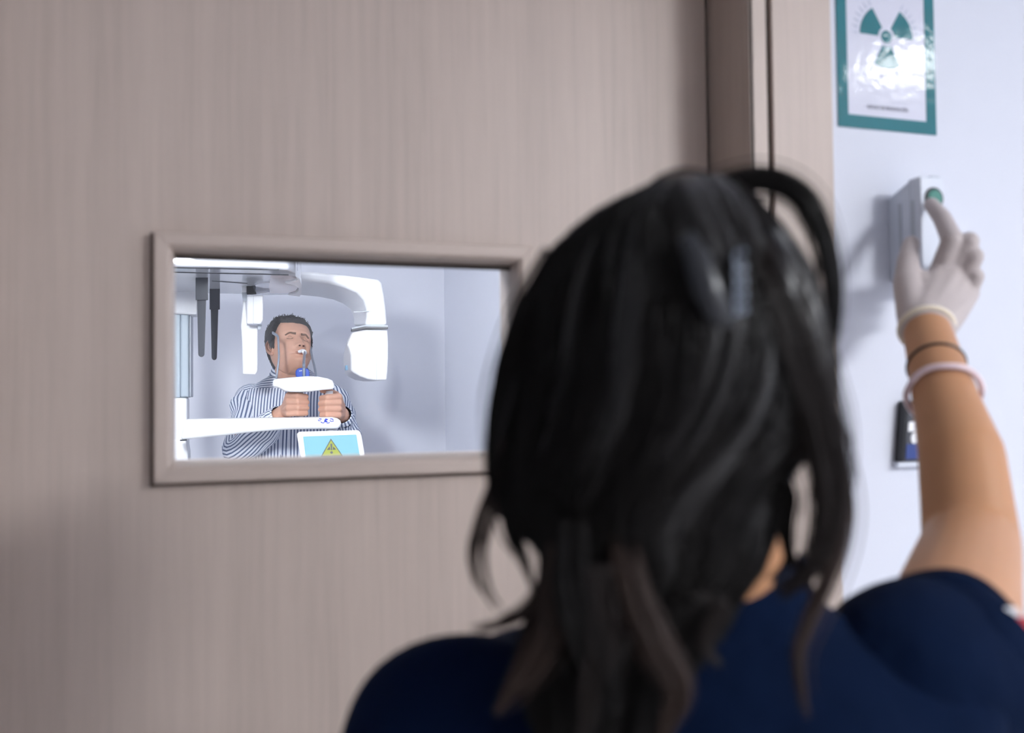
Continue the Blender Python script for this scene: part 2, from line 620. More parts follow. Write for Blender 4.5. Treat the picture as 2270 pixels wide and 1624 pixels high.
# ceiling panels
for i, (x, y, hx, hy, s) in enumerate(LAMPS_FRONT + LAMPS_XRAY):
    lab = ['long panel lamp in the corridor ceiling behind the woman', 'small panel lamp in the corridor ceiling right of the sign',
           'square panel lamp in the ceiling before the X-ray machine', 'panel lamp in the ceiling left of the X-ray machine'][i]
    t = thing('ceiling_light', lab, 'lamp', (x, y, CEIL), group='flush ceiling panels')
    obj('diffuser', box(x - hx, x + hx, y - hy, y + hy, CEIL - .012, CEIL - .004), lamp_mat(s), t)
    fr = .025
    obj('frame', join(box(x - hx - fr, x - hx, y - hy - fr, y + hy + fr, CEIL - .018, CEIL - .0005), box(x + hx, x + hx + fr, y - hy - fr, y + hy + fr, CEIL - .018, CEIL - .0005),
                      box(x - hx, x + hx, y - hy - fr, y - hy, CEIL - .018, CEIL - .0005), box(x - hx, x + hx, y + hy, y + hy + fr, CEIL - .018, CEIL - .0005)), MWHITE, t)
# light box on the X-ray room side of the wall, left of the door
x, y, z, hx, hz_, s_ = WALL_LAMP
t = thing('light_box', 'wall light box in the X-ray room left of the door', 'lamp', (x, y, z - hz_))
obj('housing', box(x - hx - .02, x + hx + .02, y + .0005, y + .05, z - hz_ - .02, z + hz_ + .02), MWHITE, t, bevel=.005)
obj('diffuser', box(x - hx, x + hx, y + .0495, y + .055, z - hz_, z + hz_), lamp_mat(s_), t)
# ------------------------------------------------------------------ radiation sign on the white wall
SY = WY - 0.0012
tl = onY(1852, 0, SY)
br = onY(2076, 300, SY)
sx0, sx1, sz0 = float(tl[0]), float(br[0]), float(br[2])
sz1 = sz0 + (sx1 - sx0) * 1.48
sign = thing('radiation_sign', 'laminated white sign with teal border and trefoil on the white wall', 'sign', ((sx0 + sx1) / 2, WY, sz0))


def flat(poly_xz, y0, y1):
    return loft([[(x, y0, z) for x, z in poly_xz], [(x, y1, z) for x, z in poly_xz]])


obj('sheet', box(sx0, sx1, SY, WY - .0002, sz0, sz1), PAPER, sign)
bw = 0.0165
yb0, yb1 = SY - .0005, SY + .0002
obj('border', join(box(sx0, sx0 + bw, yb0, yb1, sz0, sz1), box(sx1 - bw, sx1, yb0, yb1, sz0, sz1),
                   box(sx0 + bw, sx1 - bw, yb0, yb1, sz0, sz0 + .0175), box(sx0 + bw, sx1 - bw, yb0, yb1, sz1 - .0175, sz1)), TEAL, sign)
tc_ = onY(1965, 82, SY)
tcx, tcz = float(tc_[0]), float(tc_[2])
RO, RI = 0.0435, 0.0135


def sector(a0, a1, r0, r1, n=14):
    o = [(tcx + r1 * math.cos(a), tcz + r1 * math.sin(a)) for a in np.linspace(a0, a1, n)]
    i = [(tcx + r0 * math.cos(a), tcz + r0 * math.sin(a)) for a in np.linspace(a1, a0, n)]
    return o + i


for c in (-90, 30, 150):
    obj('trefoil_blade', flat(sector(math.radians(c - 29), math.radians(c + 29), RI, RO), yb0, yb1), TEAL, sign)
obj('trefoil_hub', flat([(tcx + .0088 * math.cos(a), tcz + .0088 * math.sin(a)) for a in np.linspace(0, 2 * PI, 28)[:-1]], yb0, yb1), TEAL, sign)
for c in (-90, 30, 150):
    g = []
    for k in range(-3, 4):
        a = math.radians(c + k * 9.5)
        g.append(flat([(tcx + .0475 * math.cos(a - .035), tcz + .0475 * math.sin(a - .035)), (tcx + .0475 * math.cos(a + .035), tcz + .0475 * math.sin(a + .035)),
                       (tcx + .0575 * math.cos(a), tcz + .0575 * math.sin(a))], yb0, yb1))
    obj('trefoil_points', join(*g), PALEGREY, sign)
tp = onY(1968, 241, SY)
tg = text_geo('RIESGO DE IRRADIACIÓN', 0.0073, lambda x, y: (tp[0] + x * .80, SY - .0005, tp[2] + y))
obj('caption', tg, INK, sign)

# ------------------------------------------------------------------ push button housing
bx0 = 0.9155
bx1 = 0.9525
dev = thing('push_button_box', 'white push button box on the wall pressed by a gloved finger', 'switch', (bx0, WY, 1.64))
sidep = [(WY, 1.7625), (-0.026, 1.7775), (-0.030, 1.781), (-0.050, 1.7805), (-0.050, 1.648), (-0.030, 1.644), (WY, 1.650)]
obj('housing', loft([[(bx0, y, z) for y, z in sidep], [(bx1, y, z) for y, z in sidep]]), DEV, dev, bevel=0.0018)
obj('side_slot', box(bx0 - .0006, bx0 + .002, -0.0145, -0.0085, 1.69, 1.752), MGREY, dev)
obj('side_slot', box(bx0 - .0006, bx0 + .002, -0.0385, -0.0325, 1.672, 1.752), MGREY, dev)
obj('front_seam', box(bx0 - .0004, bx1 + .0004, -0.0315, -0.0303, 1.65, 1.7795), MGREY, dev)
obj('top_notch', box(bx1 - .016, bx1 - .002, -0.046, -0.036, 1.7805, 1.7835), MGREY, dev, bevel=.001)
BZ = 1.7525
bcx = (bx0 + bx1) / 2 + .002
ringp = [(bcx + .0125 * math.cos(a), -.0505 + .0, BZ + .0125 * math.sin(a)) for a in np.linspace(0, 2 * PI, 33)]
obj('button_ring', tube(ringp, 0.0022, 8, cap=False), BLACKP, dev, smooth=True)
obj('button', loft([[(bcx + r * math.cos(a), y, BZ + r * math.sin(a)) for a in np.linspace(0, 2 * PI, 25)[:-1]] for r, y in ((.0115, -.0495), (.0115, -.0525), (.010, -.0540))]), GREENB, dev, smooth=False)

# ------------------------------------------------------------------ dark reader below
rc = onY(2014, 955, WY)
rd = thing('wall_reader', 'small black reader with white label and blue panel on the wall behind the arm', 'reader', (rc[0], WY, rc[2] - .04))
ca_, sa_ = math.cos(math.radians(-6.5)), math.sin(math.radians(-6.5))


def rdp(x, y, z):
    return (rc[0] + x * ca_ + z * -sa_ * 1.0, y, rc[2] - x * -sa_ * 0.0 + z * ca_)


def rd_rect(x0, x1, z0, z1, y0, y1, r=.002):
    p = [((x0 + x1) / 2 + a, (z0 + z1) / 2 + b) for a, b in roundrect(x1 - x0, z1 - z0, r, 4)]
    return loft([[rdp(x, y0, z) for x, z in p], [rdp(x, y1, z) for x, z in p]])


obj('body', rd_rect(-.021, .027, -.040, .041, WY, WY - .016, .003), BLACKP, rd, bevel=.0012)
obj('face_plate', rd_rect(-.017, .025, -.037, .038, WY - .0155, WY - .0168, .002), CHAR, rd)
obj('label', rd_rect(-.0155, .010, .000, .013, WY - .0165, WY - .0176, .002), MWHITE, rd)
obj('label_mark', rd_rect(-.006, -.001, .003, .010, WY - .0174, WY - .0180, .001), MGREY, rd)
obj('oval_badge', loft([[rdp(-.0045 + .0058 * math.cos(a), y, -.0085 + .0075 * math.sin(a)) for a in np.linspace(0, 2 * PI, 25)[:-1]] for y in (WY - .0165, WY - .0178)]), MWHITE, rd)
obj('blue_panel', rd_rect(-.0165, .0245, -.0365, -.0165, WY - .0165, WY - .0174, .001), DEEPBLUE, rd)
obj('key_ring', tube([rdp(-.001 + .0038 * math.cos(a), WY - .0175, .0215 + .0032 * math.sin(a)) for a in np.linspace(0, 2 * PI, 21)], .0007, 6, cap=False), MGREY, rd, smooth=True)
obj('bottom_bracket', rd_rect(-.023, .028, -.047, -.0405, WY, WY - .012, .001), DEV, rd)

# ------------------------------------------------------------------ panoramic X-ray machine behind the window
mo = at(402, 960, 3.62)
XM = thing('xray_machine', 'white panoramic dental X-ray machine with rotating arm in the far room', 'x-ray machine', (mo[0], mo[1], 0))
MX = np.array([math.cos(math.radians(5)), -math.sin(math.radians(5)), 0.0])   # machine's own right
MY = np.array([math.sin(math.radians(5)), math.cos(math.radians(5)), 0.0])    # machine's depth


def mpoint(px, py, d, dx=0, dy=0, dz=0):
    return at(px, py, d) + MX * dx + MY * dy + np.array([0, 0, dz])


def mbox(c, x0, x1, y0, y1, z0, z1):
    """box in machine axes about world point c"""
    v, f = box(x0, x1, y0, y1, z0, z1)
    return np.array([c + MX * a + MY * b + np.array([0, 0, z]) for a, b, z in v]), f


def extr(px_poly, d, depth, up=0.0):
    """outline seen from the door at distance d, extruded along the machine's depth"""
    a = [at(x, y, d) for x, y in px_poly]
    return loft([a, [p + MY * depth + np.array([0, 0, up]) for p in a]])


# column on the left: base, aluminium profile, lower cover
base_c = np.array([mo[0], mo[1], 0])
obj('floor_plate', mbox(base_c, -.22, .45, -.32, .28, 0, .03), MGREY, XM, bevel=.006)
zc0 = at(402, 881, 3.62)[2]
zc1 = at(402, 697, 3.62)[2]
pxm = 3.62 / FPX
obj('column_lower', mbox(base_c, -14 * pxm, 15 * pxm, -.06, .06, .03, zc0), MWHITE, XM, bevel=.008)
obj('column_profile', mbox(base_c, -20 * pxm, 1 * pxm, -.055, .07, zc0, zc1 + .1), ALU, XM, bevel=.004)
obj('column_profile_edge', mbox(base_c, 1 * pxm, 19 * pxm, -.066, .06, zc0, zc1 + .1), ALU, XM, bevel=.006)
obj('column_trim', mbox(base_c, 19 * pxm, 22.5 * pxm, -.05, .07, zc0 + .002, zc1 + .1), MGREY, XM, bevel=.002)
obj('column_foot', loft([[base_c + MX * a + MY * b + np.array([0, 0, z]) for a, b in ((-14 * pxm, -.07), (r, -.07), (r, .06), (-14 * pxm, .06))] for z, r in ((.03, 24 * pxm), (at(402, 1000, 3.62)[2], 17 * pxm), (at(402, 972, 3.62)[2], 13 * pxm))]), MWHITE, XM, bevel=.003)

# upper carriage: a slab whose glossy underside shows from below
ZU = 1.893
cc = at(560, 620, 3.4)
cc[2] = 0


def under(px, py):
    r = ray(px, py)
    return CAM + r * ((ZU - CAM[2]) / r[2])


def up_to(p, z):
    q = np.array(p, float)
    q[2] = z
    return q


car = [under(330, 589), under(560, 593), under(640, 598), under(660, 606), under(668, 622), under(667, 640), under(655, 651), under(600, 653), under(540, 652), under(330, 648)]
obj('carriage', loft([car, [up_to(p, ZU + .10) for p in car], [up_to(p * .97 + np.mean(car, 0) * .03, ZU + .13) for p in car]]), MGLOSS, XM, bevel=.010, seg=3)
obj('carriage_nose', loft([[up_to(under(x, y), z) for x, y in ((655, 603), (664, 609), (668, 624), (668, 642), (664, 650), (640, 646.5), (655, 643), (662, 637), (662, 630), (655, 625), (632, 619), (655, 615), (661, 611))] for z in (ZU - .012, ZU + .11)]), MWHITE, XM)
obj('carriage_end', loft([[up_to(under(x, y) * .999 + .001 * under(600, 625), z) for x, y in ((600, 610), (640, 610), (656, 614), (630, 619), (655, 626), (660, 633), (655, 642), (640, 645.5), (598, 646), (596, 630))] for z in (ZU - .006, ZU + .02)]), MWARM, XM)
# seams and slots in the underside
for p0, p1, ww in (((345, 592.0), (618, 597.5), .0045), ((345, 602.0), (640, 608.5), .0045), ((470, 622), (548, 627.5), .003)):
    a, b = under(*p0), under(*p1)
    n_ = np.cross((b - a) / np.linalg.norm(b - a), [0, 0, 1])
    obj('seam', loft([[q + n_ * s * ww / 2 + np.array([0, 0, dz]) for s, dz in ((-1, -.002), (1, -.002), (1, .01), (-1, .01))] for q in (a, b)]), SEAM, XM)
a = under(632, 632)
obj('bolt', loft([[a + np.array([r * math.cos(t), r * math.sin(t) * 1.2, z]) for t in np.linspace(0, 2 * PI, 17)[:-1]] for r, z in ((.009, -.003), (.012, .004))]), SEAM, XM)
obj('cover_disc', loft([[under(596, 630) + np.array([r * math.cos(t), r * 1.6 * math.sin(t), z]) for t in np.linspace(0, 2 * PI, 25)[:-1]] for r, z in ((.045, -.004), (.05, .004))]), MGLOSS, XM, smooth=False)
# column head under the slab
obj('column_head', extr([(372, 606), (437, 607), (437, 697), (425, 697), (372, 694)], 3.55, .12), MWHITE, XM, bevel=.008)
obj('seam', extr([(372, 642.6), (437.6, 643.4), (437.6, 644.4), (372, 643.6)], 3.546, .12), SEAM, XM)

# two dark blades hanging from the underside
for px, t0, t1, b1, wd, wb0, wb1, lab in ((447.5, 614, 665, 791, 14, 10.5, 7.0, None), (476, 639, 686, 798, 11.5, 9.0, 6.0, None)):
    u = under(px, t0 + 1)
    d = float(np.dot(u - CAM, CF))
    h = loft_px([([(px - wd, t0), (px - 5, t0 - 1.5), (px + 5, t0 - 1.5), (px + wd, t0), (px + wd, t1), (px - wd, t1)], d), ([(px - wd, t0), (px - 5, t0 - 1.5), (px + 5, t0 - 1.5), (px + wd, t0), (px + wd, t1), (px - wd, t1)], d + .035)])
    hb = obj('head_clamp', h, CHAR, XM, bevel=.002)
    bl = [(px - wb0, t1 - 1), (px + wb0 - 1, t1 - 1), (px + wb1 - 1, b1 - 8)] + [(px - 1 + wb1 * math.cos(q), b1 - 7 + 7 * math.sin(q)) for q in np.linspace(0.2, PI - .2, 7)] + [(px - wb1 - 1, b1 - 8)]
    obj('clamp_blade', loft_px([(bl, d + .008), (bl, d + .024)]), CHAR, hb, bevel=.0015)
# sensor head on the left end of the rotating arm
ds = 3.42
obj('sensor_mount', loft_px([([(537, 608), (547, 608), (547, 648), (536, 648)], ds - .02), ([(537, 608), (547, 608), (547, 648), (536, 648)], ds + .05)]), MWHITE, XM, bevel=.002)
obj('sensor_link', loft_px([([(536, 647), (548, 647), (548, 668), (538, 667)], ds - .0), ([(536, 647), (548, 647), (548, 668), (538, 667)], ds + .05)]), MGREY, XM)
pl = [(539, 664), (544, 664), (548, 721), (571, 721), (571, 822), (566, 830), (538, 829), (536.5, 760), (534, 723)]
obj('sensor_plate', loft_px([(pl, ds + .03), (pl, ds + .07)]), MWHITE, XM, bevel=.004)
pb = [(547.5, 655), (583.5, 653.5), (583.5, 709), (578, 718), (546.5, 718)]
sb = obj('sensor_box', loft_px([(pb, ds - .05), (pb, ds + .05)]), MWHITE, XM, bevel=.006, seg=3)
obj('seam', loft_px([([(561.4, 655), (562.2, 655), (562.2, 718), (561.4, 718)], ds - .0506), ([(561.4, 655), (562.2, 655), (562.2, 718), (561.4, 718)], ds - .04)]), MGREY, sb)
bk = [(542, 617), (565, 618), (566, 626), (563, 632), (569, 652), (547, 653), (547, 632), (542, 630)]
br_ = obj('sensor_bracket', loft_px([(bk, ds - .035), (bk, ds + .01)]), BLACKP, XM, bevel=.002)
obj('bracket_cover', loft_px([([(542, 617), (567, 618.5), (567, 640), (565, 648), (560, 634), (549, 630), (542, 631)], ds - .047), ([(542, 617), (567, 618.5), (567, 640), (565, 648), (560, 634), (549, 630), (542, 631)], ds - .036)]), CHAR, br_, bevel=.0015)
obj('sensor_foot', loft_px([([(571, 719), (581, 719), (578, 729), (571, 730)], ds), ([(571, 719), (581, 719), (578, 729), (571, 730)], ds + .05)]), MGREY, XM)

# rotating arm (front outline, then the lower and farther back outline)
da, db = 3.72, 3.98
top = [(560, 622), (640, 601), (700, 603), (760, 609), (815, 615.5), (838, 619), (846, 626), (852, 656), (856, 690), (858.5, 722)]
midc = [(809, 723), (813, 700), (812, 684), (806, 665), (790, 648), (762, 636), (728, 627.5), (690, 623.5), (640, 622), (560, 640)]
innr = [(783, 723), (784, 708), (781, 695), (774, 684), (760, 674), (738, 665), (705, 658.5), (668, 655), (630, 654), (560, 655)]
topb = [(560, 634), (640, 616), (700, 619), (755, 623), (805, 630), (826, 633), (833, 640), (838, 664), (842, 692), (843, 722)]
arm = obj('rotating_arm', loft_px([(top + midc, da), (topb + innr, db)]), MWHITE, XM, bevel=.012, seg=3, ang=40)
obj('arm_tip', loft_px([([(552, 618), (590, 612), (640, 612), (640, 640), (590, 648), (552, 655)], 3.50), ([(560, 622), (590, 618), (640, 616), (640, 646), (590, 652), (560, 655)], 3.76)]), MGLOSS, XM, bevel=.01)
obj('seam', loft_px([([(784.5, 690.6), (812, 689), (828, 688.6), (828, 689.6), (812, 690.2), (785, 691.8)], da - .006), ([(784.5, 690.6), (812, 689), (828, 688.6), (828, 689.6), (812, 690.2), (785, 691.8)], da + .03)]), MGREY, arm)
# tube head
bd = [(779.5, 727.5), (809, 721.5), (860, 722.5), (860, 729), (809, 728.5), (779.5, 734)]
bdb = [(778, 729), (800, 724), (846, 724), (846, 730), (800, 730), (778, 735)]
obj('tube_collar', loft_px([(bd, da - .012), (bdb, db)]), CHAR, XM, bevel=.001)
bd2 = [(x, y + (-1.6 if i < 3 else 1.8)) for i, (x, y) in enumerate(bd)]
bd2b = [(x, y + (-1.6 if i < 3 else 1.8)) for i, (x, y) in enumerate(bdb)]
obj('collar_rim', loft_px([([bd2[0], bd2[1], bd2[2], (860, 724), (809, 723.4), (779.5, 729.4)], da - .015), ([bd2b[0], bd2b[1], bd2b[2], (846, 725), (800, 725), (778, 730)], db)]), MGREY, XM)
tf = [(781, 735), (809, 730), (859, 730.5), (861, 760), (861, 792), (859.5, 820), (857.5, 842.5), (835, 843), (815, 840.5), (798, 834), (783, 825.5), (777.5, 820), (777, 787), (772, 772), (769, 764), (773, 752)]
tb = [(779, 736), (800, 731), (845, 731), (846, 760), (846, 792), (845, 820), (843, 838), (825, 845), (805, 845), (787, 842), (772, 835), (764.5, 826), (760.5, 803), (761.5, 784), (766, 769), (771, 752)]
obj('tube_head', loft_px([(tf, da), (tb, da + .17)]), MWHITE, XM, bevel=.006, seg=3, ang=40)
sq = [(765.0, 810), (772.5, 808.5), (772.5, 819), (765.0, 820.5)]
obj('tube_window', loft_px([([(x + 1.0, y) for x, y in sq], da + .068), ([(x - .5, y) for x, y in sq], da + .115)]), SKYLAB, XM)
obj('seam', loft_px([([(834.6, 745), (835.3, 745), (835.3, 842), (834.6, 842)], da - .0012), ([(834.6, 745), (835.3, 745), (835.3, 842), (834.6, 842)], da + .01)]), MGREY, XM)

# lower arm with pad symbols, handles, chin rest, bite stick, temple rods
dl = 3.40
la = [(408, 929), (560, 926.5), (700, 924.5), (738, 924), (748, 926.5), (755, 931.5), (757, 939), (756, 946), (749, 949.5), (735, 950.5), (690, 950.8), (640, 952), (600, 954.5), (545, 959.5), (490, 966), (440, 971), (400, 975.5)]
larm = obj('lower_arm', extr(la, dl, .15), MWHITE, XM, bevel=.012, seg=4, ang=40)
obj('arm_joint', loft_px([([(399, 974), (414, 973), (414, 976.5), (399, 977.5)], dl + .003), ([(399, 974), (414, 973), (414, 976.5), (399, 977.5)], dl + .1)]), SEAM, XM)
obj('column_seam', mbox(base_c, -3 * pxm, -2.4 * pxm, -.0605, -.05, .4, zc0 - .01), MGREY, XM)


def icon(pts_list, wd=.0018):
    g = []
    for pts in pts_list:
        P = smooth_path([at(x, y, dl + .001) - MY * .0 for x, y in pts], 9) if len(pts) > 2 else np.array([at(x, y, dl + .001) for x, y in pts])
        g.append(tube(P, (wd), 6))
    return join(*g)


obj('pad_icon', icon([[(722.5, 927), (722.5, 936)], [(719, 931), (727, 929)], [(718.5, 935), (722, 933), (726, 935)]], .0022), BLUEPRINT, larm, smooth=True)
obj('pad_icon', icon([[(705, 929.5), (706.5, 932), (711, 931.5)], [(707, 928), (713, 928.5)]]), BLUEPRINT, larm, smooth=True)
obj('pad_icon', icon([[(732, 928), (737, 928.5), (739, 931)], [(731, 931.5), (735, 933.5), (740, 932.5)]]), BLUEPRINT, larm, smooth=True)
obj('pad_icon', icon([[(711, 934.5), (715, 936.8), (719, 936.5)], [(724, 937), (728, 937.3), (731, 935.5)]]), BLUEPRINT, larm, smooth=True)

dh = 3.47
HX = {'r': 664.0, 'l': 729.5}
for s, px in HX.items():
    obj('handle', tube([at(px, 866, dh), at(px + (0 if s == 'l' else .5), 898, dh), at(px + (0 if s == 'l' else 1), 930, dh)], .0135, 14), MWHITE, XM, smooth=True)
ct = [(606, 840), (640, 836.5), (680, 833.2), (706, 834), (726, 838), (737, 843), (741, 851), (740.5, 859), (738, 862.5), (715, 864), (690, 867.5), (668, 868.5), (645, 868.5), (632, 866.5), (621, 860), (613, 857), (604.5, 857)]
obj('chin_tray', extr(ct, 3.40, .12), MWHITE, XM, bevel=.009, seg=4, ang=40)
cb = [(655.5, 822), (660, 816), (675, 814.5), (684, 818), (686.5, 826), (686.5, 838), (660, 838), (656, 832)]
obj('chin_block', extr(cb, 3.46, .05), BLUEP, XM, bevel=.004)
obj('chin_mark', loft_px([([(663, 821.3), (669.5, 820.6), (669.5, 822), (663, 822.7)], 3.4585), ([(663, 821.3), (669.5, 820.6), (669.5, 822), (663, 822.7)], 3.47)]), MWHITE, XM)
obj('temple_rod', tube(smooth_path([at(612.5, 840, 3.47), at(617.5, 800, 3.48), at(618, 780, 3.49), at(616.5, 750, 3.50), at(614.5, 744, 3.51), at(605, 737.5, 3.56)], 24), [(.0056, .0035)] * 24, 10), GREYROD, XM, smooth=True)
obj('temple_rod', tube(smooth_path([at(701.5, 838, 3.52), at(697, 812, 3.60), at(691.5, 790, 3.68), at(688, 768, 3.72)], 16), [(.0042, .003)] * 16, 10), GREYROD, XM, smooth=True)

# control screen
dsn = 3.25
bez = [(663, 956.5), (793, 953), (799, 957), (802, 969), (814, 1040), (672, 1045), (660, 975), (658, 961)]
scr_pts = lambda P, dd: [at(x, y, dsn + dd - (y - 953) * .0007) for x, y in P]
sc = obj('control_screen', loft([scr_pts(bez, 0), scr_pts(bez, .03)]), MWHITE, XM, bevel=.006, seg=3)
dsp = [(671.5, 967), (790, 962.5), (801.5, 1032), (680, 1036)]
obj('display', loft([scr_pts(dsp, -.0015), scr_pts(dsp, .004)]), SCREEN, sc)
tri_o = [(733.5, 971.5), (760.5, 1010.5), (711, 1012)]
obj('warning_border', loft([scr_pts(tri_o, -.0022), scr_pts(tri_o, .002)]), SCRDARK, sc, bevel=.0)
cen = np.mean(np.array(tri_o), 0)
tri_i = [tuple(cen + (np.array(p) - cen) * .86) for p in tri_o]
obj('warning_triangle', loft([scr_pts(tri_i, -.003), scr_pts(tri_i, .002)]), YELLOW, sc)
ex = [(732.0, 983), (736.5, 983), (736.6, 997.5), (733.6, 997.5)]
obj('warning_mark', join(loft([scr_pts(ex, -.0036), scr_pts(ex, .002)]), loft([scr_pts([(735 + 3.2 * math.cos(q), 1002.5 + 2.8 * math.sin(q)) for q in np.linspace(0, 2 * PI, 13)[:-1]], -.0036), scr_pts([(735 + 3.2 * math.cos(q), 1002.5 + 2.8 * math.sin(q)) for q in np.linspace(0, 2 * PI, 13)[:-1]], .002)])), SCRDARK, sc)
for tri in ([(730.5, 989), (732.5, 996.5), (724.5, 997)], [(738.5, 989), (745, 996), (738, 996.5)]):
    obj('warning_wing', loft([scr_pts(tri, -.0036), scr_pts(tri, .002)]), SEAM, sc)
stp = at(735, 1000, dsn)
obj('screen_arm', tube([at(735, 990, dsn + .02), at(735, 955, dl + .07)], .02, 10), MWHITE, XM, smooth=True)
# ------------------------------------------------------------------ people: shared builders
def smoothstep(a, b, x):
    t = np.clip((x - a) / (b - a), 0, 1)
    return t * t * (3 - 2 * t)


def head_geo(c, s, f, u, scale=1.0, nphi=112, nz=110, wide=1.0):
    """head surface: c = centre at eye level, s = towards its left side, f = face direction, u = up"""
    zk = [-.121, -.118, -.108, -.095, -.080, -.065, -.045, -.02, 0.0, .02, .04, .06, .08, .098, .110, .117, .120]
    fy = [.052, .068, .083, .087, .085, .086, .084, .084, .083, .090, .091, .086, .074, .054, .034, .014, .0]
    by = [.000, -.012, -.028, -.040, -.056, -.068, -.078, -.088, -.094, -.098, -.099, -.096, -.087, -.070, -.050, -.028, -.012]
    hw = [.016, .027, .041, .051, .0595, .065, .0705, .0735, .0745, .0755, .0765, .076, .071, .058, .042, .022, .004]
    zz = np.concatenate([-.121 + .121 * (1 - np.cos(np.linspace(0, PI / 2, nz // 2))) ** .8, np.linspace(.0, PI / 2, nz - nz // 2 + 1)[1:] * 0])
    zz = np.concatenate([np.linspace(-.121, .09, nz - 14), .12 - .03 * (1 - np.sin(np.linspace(0, PI / 2, 15)[1:]))])
    F_, B_, H_ = (np.interp(zz, zk, q) for q in (fy, by, hw))
    ker = np.hanning(9)
    ker /= ker.sum()
    sm = lambda q: np.convolve(np.pad(q, 4, mode='edge'), ker, 'valid')
    F_, B_, H_ = sm(F_), sm(B_), sm(H_) * wide
    ph = np.linspace(0, 2 * PI, nphi, endpoint=False)
    P = []
    for z, fr, bk, h in zip(zz, F_, B_, H_):
        cp, sp = np.cos(ph), np.sin(ph)
        e = 2 / 2.25
        x = h * np.sign(cp) * np.abs(cp) ** e
        r = np.where(sp > 0, fr, -bk)
        y = r * np.sign(sp) * np.abs(sp) ** e
        # features, only on the front
        m = smoothstep(0.15, 0.6, sp)
        g = lambda a, sx, b, sz: np.exp(-((x - a) / sx) ** 2 / 2 - ((z - b) / sz) ** 2 / 2)
        nz_ = np.interp(z, [-.060, -.053, -.049, -.043, -.030, -.01, .008, .022], [0, .004, .019, .027, .024, .015, .006, 0])
        nw = np.interp(z, [-.055, -.04, -.01, .01], [.0105, .0095, .0065, .008])
        d = nz_ * np.exp(-(np.abs(x) / nw) ** 2.4 / 2)
        for q in (-1, 1):
            d = d + .0095 * g(q * .0145, .0055, -.0445, .0055)          # wings of the nose
            d = d - .0170 * g(q * .031, .0135, .005, .0105)             # sockets
            d = d + .0105 * g(q * .031, .0105, .001, .0075)             # closed lids
            d = d - .0028 * g(q * .031, .0125, -.0065, .0018)           # lash crease
            d = d + .0050 * g(q * .030, .016, .0215, .0065)             # brows
            d = d + .0050 * g(q * .048, .014, -.024, .013)              # cheekbones
            d = d - .0035 * g(q * .027, .005, -.055, .014)              # folds beside the mouth
            d = d - .0020 * g(q * .026, .004, -.073, .004)              # mouth corners
        d = d + .0042 * g(0, .018, -.0665, .0042) + .0055 * g(0, .0165, -.0795, .005)
        d = d - .0055 * g(0, .019, -.0728, .0018)
        d = d - .0035 * g(0, .014, -.0885, .004) + .0060 * g(0, .016, -.104, .010)
        y = y + d * m
        P.append(np.stack([x, y, np.full_like(x, z)], 1))
    loc = np.concatenate(P) * scale
    W = c + loc[:, :1] * s + loc[:, 1:2] * f + loc[:, 2:] * u
    n = len(zz)
    faces = [(i * nphi + j, i * nphi + (j + 1) % nphi, (i + 1) * nphi + (j + 1) % nphi, (i + 1) * nphi + j) for i in range(n - 1) for j in range(nphi)]
    faces.append(tuple(range(nphi))[::-1])
    faces.append(tuple(range((n - 1) * nphi, n * nphi)))
    return W, faces, loc.reshape(n, nphi, 3), zz, ph


def ear_geo(c, s, f, u, side, scale=1.0):
    """helix rim, bowl and lobe"""
    T = lambda x, y, z: c + scale * (s * side * x + f * y + u * z)
    rim = smooth_path([T(.0755, .010, -.004), T(.079, .008, .014), T(.084, -.006, .024), T(.0885, -.019, .016), T(.089, -.023, -.004), T(.085, -.017, -.022), T(.080, -.006, -.036), T(.076, .002, -.036)], 26)
    g1 = tube(rim, np.concatenate([np.linspace(.003, .0048, 13), np.linspace(.0048, .0065, 13)]) * scale, 10)
    bowl = loft([[T(.071 + q * .0, -.005 + ry * math.cos(a), -.006 + rz * math.sin(a)) + scale * s * side * o for a in np.linspace(0, 2 * PI, 19)[:-1]] for q, ry, rz, o in ((0, .017, .029, 0), (0, .015, .027, .009), (0, .008, .016, .0075))])
    anti = tube(smooth_path([T(.082, -.002, .014), T(.085, -.012, .006), T(.0845, -.013, -.008), T(.081, -.005, -.020)], 14), .0032 * scale, 8)
    return join(g1, bowl, anti)


def blend_frame(yaw, pitch, roll):
    """head axes for a head that faces the camera, turned yaw degrees to image right, chin up, leaning"""
    fwd = -np.array([CF[0], CF[1], 0])
    fwd /= np.linalg.norm(fwd)
    right = np.array([CR[0], CR[1], 0])
    right /= np.linalg.norm(right)
    up = np.array([0, 0, 1.0])
    a = math.radians(yaw)
    f = fwd * math.cos(a) + right * math.sin(a)
    s = right * math.cos(a) - fwd * math.sin(a)      # its left side = image right
    a = math.radians(pitch)
    f, u = f * math.cos(a) + up * math.sin(a), up * math.cos(a) - f * math.sin(a)
    a = math.radians(roll)                           # image right goes down
    s, u = s * math.cos(a) - u * math.sin(a), u * math.cos(a) + s * math.sin(a)
    return s, f, u


HR = np.array([CR[0], CR[1], 0.0])
HR /= np.linalg.norm(HR)          # horizontal image right
HF = np.array([CF[0], CF[1], 0.0])
HF /= np.linalg.norm(HF)          # horizontal away from the camera
UP = np.array([0, 0, 1.0])

# ------------------------------------------------------------------ the man in the X-ray machine
mroot = at(650, 880, 3.86)
MAN = thing('person', 'man in a striped shirt with closed eyes biting on the X-ray machine', 'person', (mroot[0], mroot[1], 0))
hc = at(643.5, 771, 3.74)
hs, hf, hu = blend_frame(38, 28, 7)
HSC = 0.95
hV, hFc, hloc, hz, hph = head_geo(hc, hs, hf, hu, HSC, wide=1.03)
HP = lambda x, y, z: hc + HSC * (hs * x + hf * y + hu * z)


